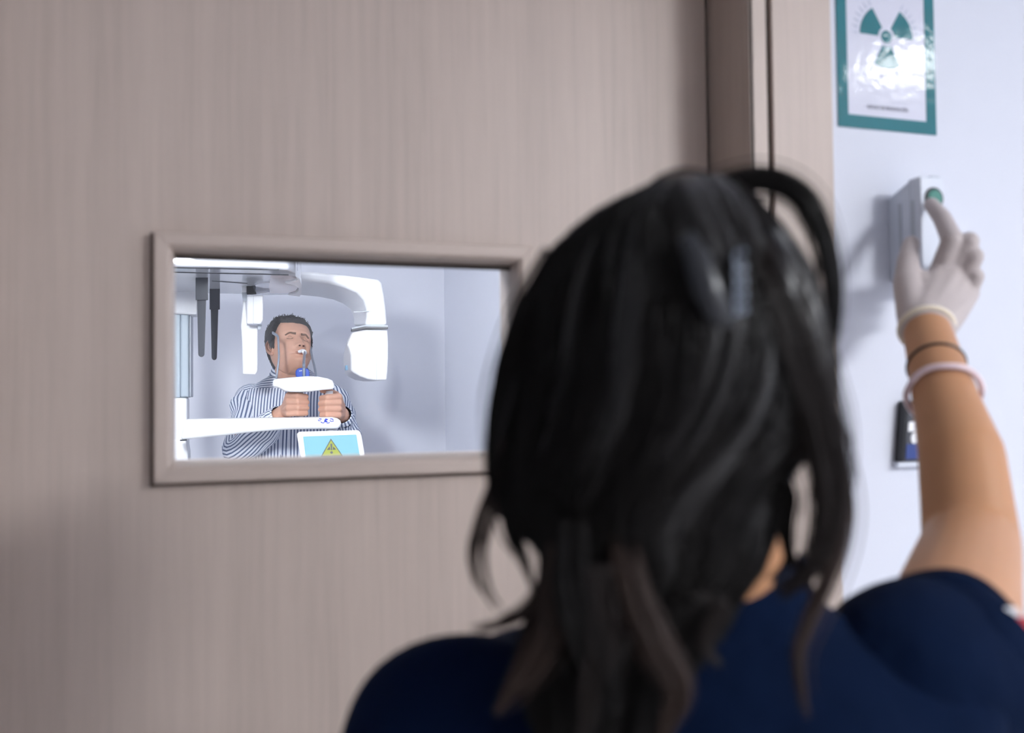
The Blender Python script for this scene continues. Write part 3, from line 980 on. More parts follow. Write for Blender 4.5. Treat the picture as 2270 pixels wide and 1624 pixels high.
def face_pt(x, z, off=0.0):
    """point on the face surface at lateral x, height z (head units)"""
    i = int(np.argmin(np.abs(hz - z)))
    row = hloc[i] / HSC
    fr = row[:, 1] > 0
    idx = np.where(fr)[0]
    j = idx[np.argmin(np.abs(row[idx, 0] - x))]
    p = row[j].copy()
    k = np.array([p[0], p[1], 0])
    k /= np.linalg.norm(k)
    return HP(*(p + k * off)), j


shR, shL = at(555, 887, 3.87), at(735, 882, 3.87)
elR, elL = at(535, 988, 3.70), at(770, 966, 3.72)
wrR, wrL = at(631, 911, 3.545), at(757, 917, 3.54)
neck0 = HP(0, -.035, -.075)
neck1 = at(649, 845, 3.86)


def grip(handle_c, side, wrist):
    """fist closed round an upright bar; side = +1: back of the hand towards image left"""
    L = lambda a, b, c_: handle_c + HR * (a * side) + HF * b + UP * c_
    g = []
    fing = [(.032, .0105, .044, .024), (.0115, .0108, .047, .026), (-.0095, .0102, .045, .025), (-.0295, .0092, .038, .021)]
    for z, r, _, _ in fing:
        k = z / .03
        mcp = L(-.036, -.012 + .003 * abs(k), z * 1.05)
        pip = L(.004 - .004 * abs(k), -.0335, z * .98)
        dip = L(.0285 - .004 * abs(k), -.010, z * .95 - .002)
        tip = L(.017, .0185, z * .92 - .003)
        g.append(chain([mcp, pip, dip, tip], [r * 1.12, r * 1.08, r * .96, r * .85], 12))
        g.append(chain([wrist, (wrist + mcp) / 2 + HF * .004, mcp], [.019, .0155, r * 1.15], 12))
    th0 = wrist * .5 + L(-.036, .012, .03) * .5
    g.append(chain([wrist, th0, L(-.022, .012, .040), L(.004, .0, .0525), L(.022, -.014, .0555)], [.018, .0165, .0135, .0118, .009], 12))
    return g


hcR = at(HX['r'], 897, dh + .004)
hcL = at(HX['l'], 900, dh + .004)
body = []
body += grip(hcR, 1, wrR) + grip(hcL, -1, wrL)
body.append(chain([wrR, wrR * .5 + elR * .5, elR, shR], [.026, .036, .042, .05]))
body.append(chain([wrL, wrL * .5 + elL * .5, elL, shL], [.026, .036, .042, .05]))
body.append(chain([neck0, neck1, neck1 - UP * .10], [.052, .056, .09]))
body.append(chain([shR - UP * .02, neck1 - UP * .10, shL - UP * .02], [.042, .08, .042]))
hipc = mroot * [1, 1, 0] + UP * .98
body.append(chain([neck1 - UP * .12, mroot * [1, 1, 0] + UP * 1.2, hipc], [.10, .105, .11]))
for q in (-1, 1):
    hp = hipc + HR * .095 * q
    body.append(chain([hp, hp - UP * .45 - HF * .02, hp - UP * .88 + UP * 0], [.085, .055, .04]))
bg = fuse(join(*body), 0.0024, 2, .4)
ears = join(ear_geo(hc, hs, hf, hu, 1, HSC), ear_geo(hc, hs, hf, hu, -1, HSC))
obj('body', join(bg, (hV, hFc), ears), SKIN_M, MAN, smooth=True)

# hair: a shell over the scalp with short tufts
nr, nc = hloc.shape[:2]
front = np.sin(hph)            # 1 = face, -1 = back of the head
hair_line = np.where(front > 0, np.interp(np.degrees(np.arccos(np.clip(front, -1, 1))), [0, 28, 46, 58, 70, 80, 92], [.066, .069, .076, .056, .035, -.018, -.018]),
                     np.interp(np.degrees(np.arccos(np.clip(front, -1, 1))), [88, 98, 112, 130, 180], [-.018, .022, .010, -.085, -.095]))
thick = np.zeros((nr, nc))
for j in range(nc):
    thick[:, j] = np.clip((hz - hair_line[j]) / .016, -1, 1)
n1 = rng.normal(0, 1, (nr, nc))
for _ in range(2):
    n1 = (n1 + np.roll(n1, 1, 0) + np.roll(n1, 1, 1) + np.roll(n1, -1, 1)) / 4
th = np.where(thick > -.2, .0005 + .0105 * np.clip(thick, 0, 1) ** .6 * (1 + .35 * n1), -.004)
th *= np.interp(hz, [-.1, .0, .06, .12], [.55, .8, 1.0, 1.25])[:, None]
nrm = hloc / np.maximum(np.linalg.norm(hloc * [1, 1, .8], axis=2, keepdims=True), 1e-6)
sh = hloc + nrm * th[..., None]
faces = []
for i in range(nr - 1):
    for j in range(nc):
        k = (j + 1) % nc
        if max(thick[i, j], thick[i + 1, j], thick[i, k], thick[i + 1, k]) > -.2:
            faces.append((i * nc + j, i * nc + k, (i + 1) * nc + k, (i + 1) * nc + j))
faces.append(tuple(range((nr - 1) * nc, nr * nc)))
L3 = sh.reshape(-1, 3)
hair_m = obj('hair', (hc + L3[:, :1] * hs + L3[:, 1:2] * hf + L3[:, 2:] * hu, faces), HAIR_M, MAN, smooth=True)
# tufts
g = []
cand = [(i, j) for i in range(nr) for j in range(nc) if thick[i, j] > .4 and hz[i] > .078 and hloc[i, j, 1] > -.05]
for i, j in [cand[q] for q in rng.integers(0, len(cand), 200)]:
    p = sh[i, j]
    nn = nrm[i, j]
    fl = np.array([0, .55, .25]) if hz[i] > .07 else np.array([0, -.25, -.75])
    dr = nn * (.5 if hz[i] > .085 else .2) + fl + rng.normal(0, .22, 3)
    dr /= np.linalg.norm(dr)
    ln = rng.uniform(.004, .010)
    q = [p - nn * .002, p + dr * ln * .5 + nn * .001, p + dr * ln]
    q = [hc + a[0] * hs + a[1] * hf + a[2] * hu for a in q]
    g.append(tube(q, [.0014, .0010, .0002], 4))
obj('hair_tufts', join(*g), HAIR_M, hair_m, kind='stuff')

# brows, lashes, nostrils, lips
for q in (-1, 1):
    path = []
    for x, z in ((.012, .0125), (.022, .0155), (.034, .0165), (.047, .0110)):
        path.append(face_pt(q * x, z, .0022)[0])
    obj('eyebrow', tube(smooth_path(path, 14), [(.0050 * (1 - .6 * t), .0030) for t in np.linspace(0, 1, 14)], 8, ref=hu), BROW, MAN, smooth=True)
    path = []
    for x, z in ((.0195, -.0035), (.027, -.0068), (.035, -.0070), (.0435, -.0030)):
        path.append(face_pt(q * x, z, .0004)[0])
    obj('eyelashes', tube(smooth_path(path, 12), .0011, 6), BROW, MAN, smooth=True)
    pe = face_pt(q * .031, .0008, -.0072)[0]
    obj('eyelid', ball(pe, .0098, 16, 12), LID, MAN, smooth=True)
    p0 = HP(q * .0078, .1005, -.0502)
    obj('nostril', ball(p0, (.0042, .0052, .0030), 10, 8), NOSTRIL, MAN, smooth=True)
for zl, rr in ((-.0672, .0030), (-.0800, .0036)):
    path = [face_pt(x, zl + abs(x) * (-.14 if zl > -.07 else .16), -.0006)[0] for x in (-.021, -.012, 0, .012, .021)]
    obj('lip', tube(smooth_path(path, 16), [(rr * (.35 + .65 * math.sin(PI * t)), rr * .7 * (.35 + .65 * math.sin(PI * t))) for t in np.linspace(0, 1, 16)], 8), LIPS, MAN, smooth=True)

# bite block in the mouth (belongs to the machine)
bb = HP(.004, .100, -.0745)
bq = HP(.004, .112, -.083)
obj('bite_block', tube(smooth_path([HP(-.010, .089, -.0735), HP(.001, .101, -.0725), bq - hs * .002, HP(.011, .099, -.083)], 12), [(.0085, .0062)] * 12, 12), MWHITE, XM, smooth=True)
obj('bite_stick', tube(smooth_path([at(674, 836, 3.455), at(674, 815, 3.455), at(673.5, 805, 3.46), bq], 14), [.0052] * 12 + [.0045, .003], 10), GREYROD, XM, smooth=True)

# shirt: torso and two sleeves, striped along their length
mc = lambda a, b, z: mroot * [1, 1, 0] + HR * a + HF * b + UP * z


def torso_rings(levels, n=64, fold=0.004, seed=3):
    r = np.random.default_rng(seed)
    out = []
    ph = np.arange(n) / n * 2 * PI
    w1 = r.normal(0, 1, 8)
    for z, ax, hw, hd, off, ez in levels:
        cp, sp = np.cos(ph), np.sin(ph)
        e = 2 / ez
        x = hw * np.sign(cp) * np.abs(cp) ** e
        y = hd * np.sign(sp) * np.abs(sp) ** e
        wob = fold * sum(math.sin(k) * np.cos(k * ph + w1[k % 8] * 3 + z * (5 + k)) for k in range(3, 8))
        out.append(np.array([mc(ax + a * (1 + q * 0) + cpq * q, off + b + spq * q, z) for a, b, q, cpq, spq in zip(x, y, wob, cp, sp)]))
    return out


zsh = at(650, 858, 3.87)[2]
lv = [(.93, 0, .185, .125, -.01, 2.3), (1.05, 0, .19, .135, -.02, 2.3), (1.2, 0, .192, .14, -.02, 2.3), (1.32, .0, .196, .135, -.015, 2.3), (1.42, .0, .198, .125, -.005, 2.4),
      (1.49, .0, .192, .112, .0, 2.4), (zsh - .02, -.005, .178, .098, .005, 2.3), (zsh + .004, -.005, .158, .085, .008, 2.2), (zsh + .021, -.005, .132, .076, .008, 2.1), (zsh + .042, 0, .096, .069, .006, 2.0), (zsh + .056, 0, .074, .064, .004, 2.0), (zsh + .068, -.0, .060, .060, .002, 2)]
lv2 = [tuple(x) for x in smooth_path(lv, 44)]
TV, TF, _ = loft_uv(torso_rings(lv2))
# planar stripes: u follows the width of the front so that stripes stay vertical
uvw = []
org2 = mroot * [1, 1, 0]
uL = (TV - org2) @ HR
dL = (TV - org2) @ HF
for f in TF:
    yoke = np.mean(TV[list(f)][:, 2]) > zsh - .002
    for i in f:
        uvw.append(((TV[i][2] * .9 + dL[i] * .9) if yoke else uL[i] * (1.05 + .16 * (TV[i][2] - 1.1)) + .03 * math.sin(TV[i][2] * 9) * .1, TV[i][2]))
obj('shirt', (TV, TF, uvw), SHIRT, MAN, smooth=True)


def sleeve(pts, rads, name='sleeve', n=40, m=46, fold=.0035, seed=1, ref=None):
    P = smooth_path([np.concatenate([p, [r]]) for p, r in zip(pts, rads)], m)
    rr = rings_along(P[:, :3], list(P[:, 3]), n, ref=ref)
    r = np.random.default_rng(seed)
    out = []
    ph = np.arange(n) / n * 2 * PI
    a1, a2, a3 = r.uniform(0, 6, 3)
    for i, ring in enumerate(rr):
        c_ = ring.mean(0)
        t = i / (m - 1)
        amp = fold * (1 + 1.3 * math.exp(-((t - .5) / .12) ** 2))
        k = 1 + amp / P[i, 3] * (np.sin(2 * ph + 16 * t + a1) + .7 * np.sin(3 * ph - 34 * t + a2) + .5 * np.sin(52 * t + ph + a3))
        out.append(c_ + (ring - c_) * k[:, None])
    return out


cuffR = wrR * .80 + elR * .20
cuffL = wrL * .84 + elL * .16
RL = sleeve([shR + HR * .085 - UP * .012, shR + HR * .03 + UP * .000, shR - UP * .006, shR * .6 + elR * .4 - HR * .004, elR - HR * .004 - UP * .010, elR * .5 + wrR * .5 - UP * .012, cuffR], [.058, .064, .063, .062, .058, .054, .041], seed=4)
LLs = sleeve([shL - HR * .085 - UP * .012, shL - HR * .03 + UP * .000, shL - UP * .006, shL * .6 + elL * .4 + HR * .004, elL + HR * .002 - UP * .008, elL * .5 + wrL * .5 - UP * .012, cuffL], [.056, .060, .058, .055, .050, .046, .039], seed=9)
obj('sleeve', loft_uv(RL), SHIRT, MAN, smooth=True)
obj('sleeve', loft_uv(LLs), SHIRT, MAN, smooth=True)
for cu_, wr_ in ((cuffR, wrR), (cuffL, wrL)):
    ax = (wr_ - cu_)
    ax /= np.linalg.norm(ax)
    q = sleeve([cu_ - ax * .028, cu_, cu_ + ax * .022, cu_ + ax * .026], [.0425, .0405, .037, .034], m=12, fold=.0008)
    obj('shirt_cuff', loft_uv(q), SHIRT, MAN, smooth=True)
# collar
cn = at(643, 828, 3.86) + UP * .004
ph = np.linspace(0, 2 * PI, 41)
g = []
rin, rout = [], []
colr = []
for lift, rad in ((-.022, .066), (.012, .0605), (.026, .060), (.028, .064), (.010, .071), (-.012, .080)):
    colr.append(np.array([cn + HR * (rad * 1.02 * math.sin(a)) - HF * (rad * math.cos(a)) * .98 + UP * (lift - .018 * math.exp(-(min(a, 2 * PI - a) / .45) ** 2) * (1 if lift > -.02 else .2) - (.0)) for a in np.linspace(.16, 2 * PI - .16, 44)]))
V, F = loft(colr, cap=False, close=False)
us = [(i % 44) / 44 * .46 for i in range(len(V))]
obj('collar', (V, F, [(V[i][2] * 1.0 + .35 * us[i], 0) for f in F for i in f]), SHIRT, MAN, smooth=True)
# placket
pk = []
for z in np.linspace(1.0, zsh - .01, 20):
    hd = np.interp(z, [l[0] for l in lv], [l[3] for l in lv])
    off = np.interp(z, [l[0] for l in lv], [l[4] for l in lv])
    pk.append([mc(a, off - hd - .003 + abs(a) * .1, z) for a in (-.016, -.010, .010, .016)])
V, F = loft(pk, cap=False, close=False)
obj('placket', (V, F, [((V[i] - org2) @ HR + .004, V[i][2]) for f in F for i in f]), SHIRT, MAN, smooth=True)
# watch
wp = wrL * .90 + elL * .10
ax = (elL - wrL) / np.linalg.norm(elL - wrL)
rr = rings_along([wp - ax * .012, wp - ax * .008, wp + ax * .008, wp + ax * .012], [.033, .0345, .0345, .033], 28)
obj('watch_strap', loft(rr, cap=False), BLACKP, MAN, smooth=True)
# trousers, belt and shoes
for q in (-1, 1):
    hp = hipc + HR * .095 * q
    obj('trouser_leg', loft(rings_along(smooth_path([hp + UP * .03, hp - UP * .2, hp - UP * .48 - HF * .02, hp - UP * .9], 14), list(np.linspace(.115, .075, 14)), 24)), TROUSER, MAN, smooth=True)
    ft = hp * [1, 1, 0]
    obj('shoe', loft([[ft + HR * (a * wd) + HF * (.09 - b) + UP * z for a, z in ((-1, 0.0), (1, 0.0), (1, h * .6), (.55, h), (-.55, h), (-1, h * .6))] for b, wd, h in ((0, .03, .06), (.03, .042, .09), (.1, .044, .085), (.18, .048, .055), (.25, .045, .04), (.285, .025, .025))]), SHOE, MAN, bevel=.006, seg=3)
obj('trouser_seat', loft([[mc(.185 * k * math.cos(a), -.01 + .13 * k * math.sin(a), z) for a in np.linspace(0, 2 * PI, 33)[:-1]] for z, k in ((.86, .9), (.92, 1.02), (1.0, 1.03), (1.03, 1.0))]), TROUSER, MAN, smooth=True)
# ------------------------------------------------------------------ the woman at the door
wq = at(1560, 1400, .68)
WOM = thing('person', 'woman in navy scrubs with long dark hair seen from behind, pressing the button', 'person', (wq[0], wq[1], 0))
worg = wq * [1, 1, 0]
wc = lambda a, b, z: worg + HR * a + HF * b + UP * z
hcw = at(1500, 800, .662)
a = math.radians(10)
uw = UP * math.cos(a) - HR * math.sin(a)
a = math.radians(12)
fw_ = HF * math.cos(a) - HR * math.sin(a)
fw_ = fw_ - np.dot(fw_, uw) * uw
fw_ /= np.linalg.norm(fw_)
sw = np.cross(uw, fw_)
wV, wF, _, _, _ = head_geo(hcw, sw, fw_, uw, .88, nphi=72, nz=80)
nkA = hcw + .88 * (-.05 * uw - .03 * fw_)
nkB = at(1600, 1370, .697)
S_ = at(2085, 1492, .70)
E_ = at(2153, 1208, .935)
M1 = at(2131, 1010, .99)
M2 = at(2098, 895, 1.045)
W_ = onY(2052, 722, -.145)
sl = at(942, 1598, .66)
el = wc(-.235, .02, 1.02)
wl = wc(-.225, .10, .80)
hipw = worg + UP * .88
parts = [chain([S_, S_ * .55 + E_ * .45, E_, M1, M2, W_, W_ + (W_ - M2) * .1], [.052, .049, .0435,   .0408, .0335, .0262, .0255], 20),
         chain([nkA, nkB, nkB - UP * .06], [.046, .046, .042], 18),
         chain([sl - UP * .012, nkB - UP * .085 + HF * .03, S_], [.040, .052, .048], 16),
         chain([sl, el, wl], [.045, .037, .026], 14),
         chain([nkB - UP * .115 + HF * .02, worg + UP * 1.1, hipw], [.055, .09, .10], 16)]
for q in (-1, 1):
    hp = hipw + HR * .085 * q
    parts.append(chain([hp, hp - UP * .40, hp - UP * .80], [.08, .05, .036], 14))
# relaxed left hand
for i in range(4):
    k = wl + HR * (.0) + HF * (.022 * (i - 1.5)) - UP * .085
    parts.append(chain([wl, k, k - UP * .035 + HR * .006, k - UP * (.062 - .006 * abs(i - 1.5)) + HR * .018], [.02, .011, .009, .0075], 10))
parts.append(chain([wl, wl + HF * .04 - UP * .04, wl + HF * .052 - UP * .075 + HR * .01], [.018, .013, .009], 10))
bw_ = fuse(join(*parts), .0036, 6, .5)
obj('body', join(bw_, (wV, wF), ear_geo(hcw, sw, fw_, uw, 1, .88), ear_geo(hcw, sw, fw_, uw, -1, .88)), SKIN_W, WOM, smooth=True)

# gloved hand pressing the button
gp = onY
fingers = [
    ([(2084, 604, -.112), (2111, 532, -.130), (2089, 484, -.098), (2064, 453, -.0635)], [.0135, .0128, .0112, .0092]),
    ([(2112, 604, -.118), (2149, 535, -.140), (2141, 566, -.098), (2118, 590, -.085)], [.0132, .0118, .0105, .0095]),
    ([(2131, 622, -.122), (2160, 568, -.142), (2150, 598, -.100), (2128, 612, -.088)], [.0126, .0112, .0100, .009]),
    ([(2144, 650, -.126), (2164, 612, -.140), (2152, 634, -.104), (2134, 642, -.094)], [.0118, .0098, .0090, .008])]
wa = W_ - HR * .008
wb = W_ + HR * .012
gl = []
for i, (pts, rads) in enumerate(fingers):
    P = [gp(*p) for p in pts]
    gl.append(chain(P, rads, 16))
    ws = wa * (1 - i / 3) + wb * (i / 3)
    gl.append(chain([ws, ws * .5 + P[0] * .5, P[0]], [.0235, .020, .0145], 16))
TH = [gp(2026, 690, -.128), gp(2012, 628, -.108), gp(2013, 578, -.090), gp(2020, 540, -.074)]
gl.append(chain([wa] + TH, [.0225, .0205, .0168, .0132, .0105], 16))
gl.append(chain([gp(2050, 640, -.118), TH[1] * .6 + gp(2084, 604, -.112) * .4], [.016, .012], 14))
cax = (W_ - M2) / np.linalg.norm(W_ - M2)
gl.append(chain([W_ - cax * .004, W_ + cax * .02], [.0285, .0265], 20))
glv = obj('glove', fuse(join(*gl), .0022, 5, .5), GLOVE, WOM, smooth=True, label='off white latex glove')
cring = rings_along([W_ - cax * .006, W_ + cax * .002], [.0298, .0298], 40)[0]
obj('glove_cuff', tube(np.vstack([cring, cring[:1]]), .0030, 8, cap=False), CUFF, glv, smooth=True)


def wrist_band(p, q, r, tr_, m, name, wob=0.0, ex=0):
    ax = (q - p) / np.linalg.norm(q - p)
    rr = rings_along([p, p + ax * .01], [r, r], 48)[0]
    rr = np.array([v + ax * wob * math.sin(5 * i / 48 * 2 * PI) + ax * ex * math.cos(i / 48 * 2 * PI) for i, v in enumerate(rr)])
    return obj(name, tube(np.vstack([rr, rr[:1]]), tr_, 8, cap=False), m, WOM, smooth=True)


wrist_band(W_ * .46 + M2 * .54, W_, .0300, .0021, BLACKP, 'hair_tie')
wrist_band(W_ * .12 + M2 * .88, W_, .0375, .0034, PINKBAND, 'bracelet', .0012)

# scrub top
LW = [(.84, 0, .165, .115, 0, 2.3), (1.0, 0, .165, .118, 0, 2.3), (1.12, 0, .172, .115, 0, 2.3), (1.22, 0, .188, .110, .0, 2.3), (1.275, -.003, .200, .104, .0, 2.3), (1.302, -.003, .198, .094, .006, 2.2),
      (1.322, -.002, .176, .084, .012, 2.1), (1.336, .002, .135, .074, .016, 2), (1.347, .006, .095, .064, .016, 2), (1.362, .012, .068, .057, .012, 2), (1.376, .016, .058, .053, .010, 2)]
rr = []
ph = np.arange(72) / 72 * 2 * PI
for z, ax, hw, hd, off, ez in smooth_path(LW, 48):
    e = 2 / ez
    x = hw * np.sign(np.cos(ph)) * np.abs(np.cos(ph)) ** e
    y = hd * np.sign(np.sin(ph)) * np.abs(np.sin(ph)) ** e
    wob = .0030 * (np.sin(5 * ph + z * 21) + .7 * np.sin(9 * ph - z * 34) + .6 * np.sin(3 * ph + 40 * z)) * (1 if z < 1.33 else .25)
    rr.append(np.array([wc(ax + a_ + wv * math.cos(p_), off + b_ + wv * math.sin(p_), z) for a_, b_, wv, p_ in zip(x, y, wob, ph)]))
obj('scrub_top', loft(rr, cap=False), NAVY, WOM, smooth=True)
# collar band of the neckline
cr = []
for dz, k in ((-.004, 1.03), (.006, 1.06), (.010, 1.02), (.006, .97)):
    cr.append([wc(.014 + .057 * k * math.cos(p_), .014 + .054 * k * math.sin(p_), 1.376 + dz + (.006 * math.cos(p_)) - max(0, math.sin(p_)) * .05) for p_ in ph])
obj('neckband', loft(cr, cap=False), NAVYD, WOM, smooth=True)


def wsleeve(pts, rads, folds, m=44, n=56, seed=0):
    P = smooth_path([np.concatenate([p, [r]]) for p, r in zip(pts, rads)], m)
    R0 = rings_along(P[:, :3], list(P[:, 3]), n)
    out = []
    for i, ring in enumerate(R0):
        t = i / (m - 1)
        c_ = ring.mean(0)
        k = 1 + folds / P[i, 3] * (np.sin(2 * np.linspace(0, 2 * PI, n, endpoint=False) + 9 * t + seed) + .6 * np.sin(5 * np.linspace(0, 2 * PI, n, endpoint=False) - 15 * t + seed))
        out.append(c_ + (ring - c_) * k[:, None])
    # turned-in hem
    last = out[-1]
    c_ = last.mean(0)
    d_ = P[-1, :3] - P[-2, :3]
    d_ /= np.linalg.norm(d_)
    out.append(c_ + (last - c_) * .955 + d_ * .001)
    out.append(c_ + (last - c_) * .93 - d_ * .02)
    return out


SR = wsleeve([wc(.10, .03, 1.275), at(1985, 1530, .69), at(2078, 1492, .712), S_ * .92 + E_ * .08 - UP * .003, S_ * .84 + E_ * .16 - UP * .002], [.060, .068, .0685, .0630, .0600], .0022, seed=1)
slv = obj('sleeve', loft(SR, cap=False), NAVY, WOM, smooth=True)
hem_i = -3
hr_ = SR[-5]
obj('sleeve_hem', tube(np.vstack([SR[-3], SR[-3][:1]]), .0026, 6, cap=False), NAVYD, slv, smooth=True)
SL_ = wsleeve([wc(-.09, .01, 1.255), sl + HR * .028 + UP * .0, sl - HR * .004 - UP * .02, sl * .6 + el * .4, sl * .45 + el * .55], [.058, .056, .055, .056, .058], .002, seed=3)
slv2 = obj('sleeve', loft(SL_, cap=False), NAVY, WOM, smooth=True)
# small flag patch on the right sleeve
pc = at(2258, 1362, .70)


def on_sleeve(px, py):
    """nearest sleeve point to the line of sight, lifted a little"""
    best, bp = 1e9, None
    r = ray(px, py)
    r = r / np.linalg.norm(r)
    for ring in SR[8:-3]:
        v = ring - CAM
        t = v @ r
        d = np.linalg.norm(v - np.outer(t, r), axis=1) + .25 * (t - t.min())
        i = int(np.argmin(d))
        if d[i] < best:
            best, bp = d[i], ring[i]
    return bp


p_w = [on_sleeve(x, y) for x, y in ((2228, 1345), (2250, 1340), (2262, 1372), (2240, 1372))]
p_r = [on_sleeve(x, y) for x, y in ((2250, 1362), (2275, 1372), (2290, 1400), (2262, 1392))]
for nm, pp, m in (('flag_patch', p_w, MWHITE), ('flag_patch', p_r, mat('patch_red', (.55, .05, .06), .7))):
    c_ = np.mean(pp, 0)
    vw = CAM - c_
    vw /= np.linalg.norm(vw)
    sx = HR * .0042
    sy = UP * .0042 - HR * .002
    quad = [c_ + vw * .004 - sx - sy, c_ + vw * .004 + sx - sy, c_ + vw * .004 + sx + sy, c_ + vw * .004 - sx + sy]
    obj(nm, loft([quad, [q - vw * .003 for q in quad]]), m, slv)
# trousers and clogs
for q in (-1, 1):
    hp = hipw + HR * .085 * q
    obj('trouser_leg', loft(rings_along(smooth_path([hp + UP * .02, hp - UP * .2, hp - UP * .45, hp - UP * .80], 12), list(np.linspace(.10, .07, 12)), 22)), NAVY, WOM, smooth=True)
    ft = hp * [1, 1, 0]
    obj('clog', loft([[ft + HR * (a_ * wd) + HF * (b - .08) + UP * z for a_, z in ((-1, 0.0), (1, 0.0), (1, h * .6), (.55, h), (-.55, h), (-1, h * .6))] for b, wd, h in ((0, .028, .05), (.03, .038, .075), (.1, .040, .08), (.17, .043, .055), (.23, .04, .04), (.255, .024, .025))]), WHITESHOE, WOM, bevel=.006, seg=3)
obj('trouser_seat', loft([[wc(.168 * k * math.cos(a_), .12 * k * math.sin(a_), z) for a_ in np.linspace(0, 2 * PI, 33)[:-1]] for z, k in ((.76, .9), (.83, 1.0), (.90, 1.0), (.93, .98))]), NAVY, WOM, smooth=True)

# ---- hair: an inner mass, strands over it, and loose locks
rows = [(414, 1500, 1585, .650, .030), (434, 1418, 1612, .650, .060), (478, 1335, 1660, .650, .085), (545, 1250, 1708, .650, .104), (640, 1190, 1768, .648, .115), (750, 1155, 1798, .645, .118),
        (850, 1134, 1815, .642, .116), (950, 1120, 1795, .636, .110), (1040, 1114, 1722, .628, .100), (1130, 1125, 1690, .618, .088), (1200, 1205, 1686, .608, .072), (1260, 1215, 1665, .598, .055),
        (1320, 1205, 1625, .590, .038), (1400, 1185, 1580, .582, .026), (1480, 1175, 1520, .576, .020), (1560, 1190, 1490, .572, .016), (1640, 1210, 1470, .570, .012)]
RW = smooth_path(rows, 90)


def hair_surf(t, phi, off=0.0):
    """t in 0..1 from crown to tips, phi: -pi = image left, -pi/2 = towards the camera, 0 = image right"""
    k = np.clip(t, 0, 1) * (len(RW) - 1)
    i = np.minimum(k.astype(int), len(RW) - 2)
    f = (k - i)[..., None]
    r = RW[i] * (1 - f) + RW[i + 1] * f
    y, xl, xr, dc, hd = [r[..., q] for q in range(5)]
    xm = (xl + xr) / 2
    base = CAM + (CF + np.multiply.outer((xm - CX) / FPX, CR) - np.multiply.outer((y - CY) / FPX, CU)) * dc[..., None]
    hw = (xr - xl) / 2 / FPX * dc
    cp, sp = np.cos(phi), np.sin(phi)
    return base + ((hw + off) * cp)[..., None] * HR + ((hd + off) * sp)[..., None] * HF


phs = np.arange(80) / 80 * 2 * PI
rings = [hair_surf(np.full(80, t), phs, -.0065 + .003 * np.sin(9 * phs + 3 * t) + .002 * np.sin(23 * phs)) for t in np.linspace(0, 1, 70)]
hair = obj('hair', loft(rings), HAIR_W, WOM, smooth=True, label='long dark brown hair pinned up at the back')


def strands_geo(paths, r0, taper=.6):
    """paths: (N,K,3) -> thin three-sided tubes"""
    N, K, _ = paths.shape
    T = np.gradient(paths, axis=1)
    T /= np.linalg.norm(T, axis=2, keepdims=True) + 1e-9
    a = np.cross(T, CF[None, None])
    a /= np.linalg.norm(a, axis=2, keepdims=True) + 1e-9
    b = np.cross(T, a)
    rad = (r0 if np.ndim(r0) else np.full(N, r0))[:, None] * (1 - taper * np.linspace(0, 1, K)[None] ** 2)
    V = np.stack([paths + (a * math.cos(q) + b * math.sin(q)) * rad[..., None] for q in (0.5, 2.6, 4.7)], 2)
    idx = np.arange(N * K * 3).reshape(N, K, 3)
    f = np.stack([idx[:, :-1], np.roll(idx, -1, 2)[:, :-1], np.roll(idx, -1, 2)[:, 1:], idx[:, 1:]], -1)
    return V.reshape(-1, 3), f.reshape(-1, 4)


def fast_obj(name, V, F, m, parent, kind=None):
    me = bpy.data.meshes.new(name)
    V = V - ORG[parent.name]
    me.vertices.add(len(V))
    me.vertices.foreach_set('co', V.astype(np.float32).ravel())
    me.loops.add(F.size)
    me.loops.foreach_set('vertex_index', F.astype(np.int32).ravel())
    me.polygons.add(len(F))
    me.polygons.foreach_set('loop_start', np.arange(0, F.size, 4, dtype=np.int32))
    me.polygons.foreach_set('use_smooth', np.ones(len(F), bool))
    me.update(calc_edges=True)
    me.materials.append(m)
    o = bpy.data.objects.new(name, me)
    COL.objects.link(o)
    o.parent = parent
    ORG[o.name] = ORG[parent.name]
    if kind:
        o['kind'] = kind
    return o


NS, K = 5200, 26
ncl = 120
cphi = np.sort(rng.uniform(-PI * 1.12, PI * .12, ncl))
cl = rng.integers(0, ncl, NS)
spread = rng.normal(0, .085, NS)
end = np.clip(rng.normal(.86, .13, NS), .35, 1.0)
start = np.clip(rng.normal(.02, .03, NS), 0, .12)
tt = start[:, None] + (end - start)[:, None] * np.linspace(0, 1, K)[None] ** 1.0
clump = 1 - .62 * smoothstep(.15, 1, np.linspace(0, 1, K))[None]
cdrift = rng.normal(0, .10, ncl)
phi = cphi[cl][:, None] + spread[:, None] * clump + (cdrift[cl][:, None]) * tt
# sweep: from the crown down towards the pinned-up right side, then down to the left shoulder
mid = np.clip(np.sin((phi + PI) / PI * PI), 0, 1)
phi = phi + mid * (.34 * np.sin(PI * np.clip(tt / .62, 0, 1)))
wav = .0035 * np.sin(tt * 17 + cphi[cl][:, None] * 31) + .0016 * np.sin(tt * 41 + spread[:, None] * 90)
depth_in = -.006 + .006 * rng.random(NS)[:, None] + .005 * np.sin(cl * 2.4)[:, None] * np.linspace(.2, 1, K)[None]
P = hair_surf(tt, phi, depth_in) + wav[..., None] * HR
V, F = strands_geo(P, rng.uniform(.00045, .0008, NS))
fast_obj('hair_strands', V, F, HAIR_W, hair, kind='stuff')


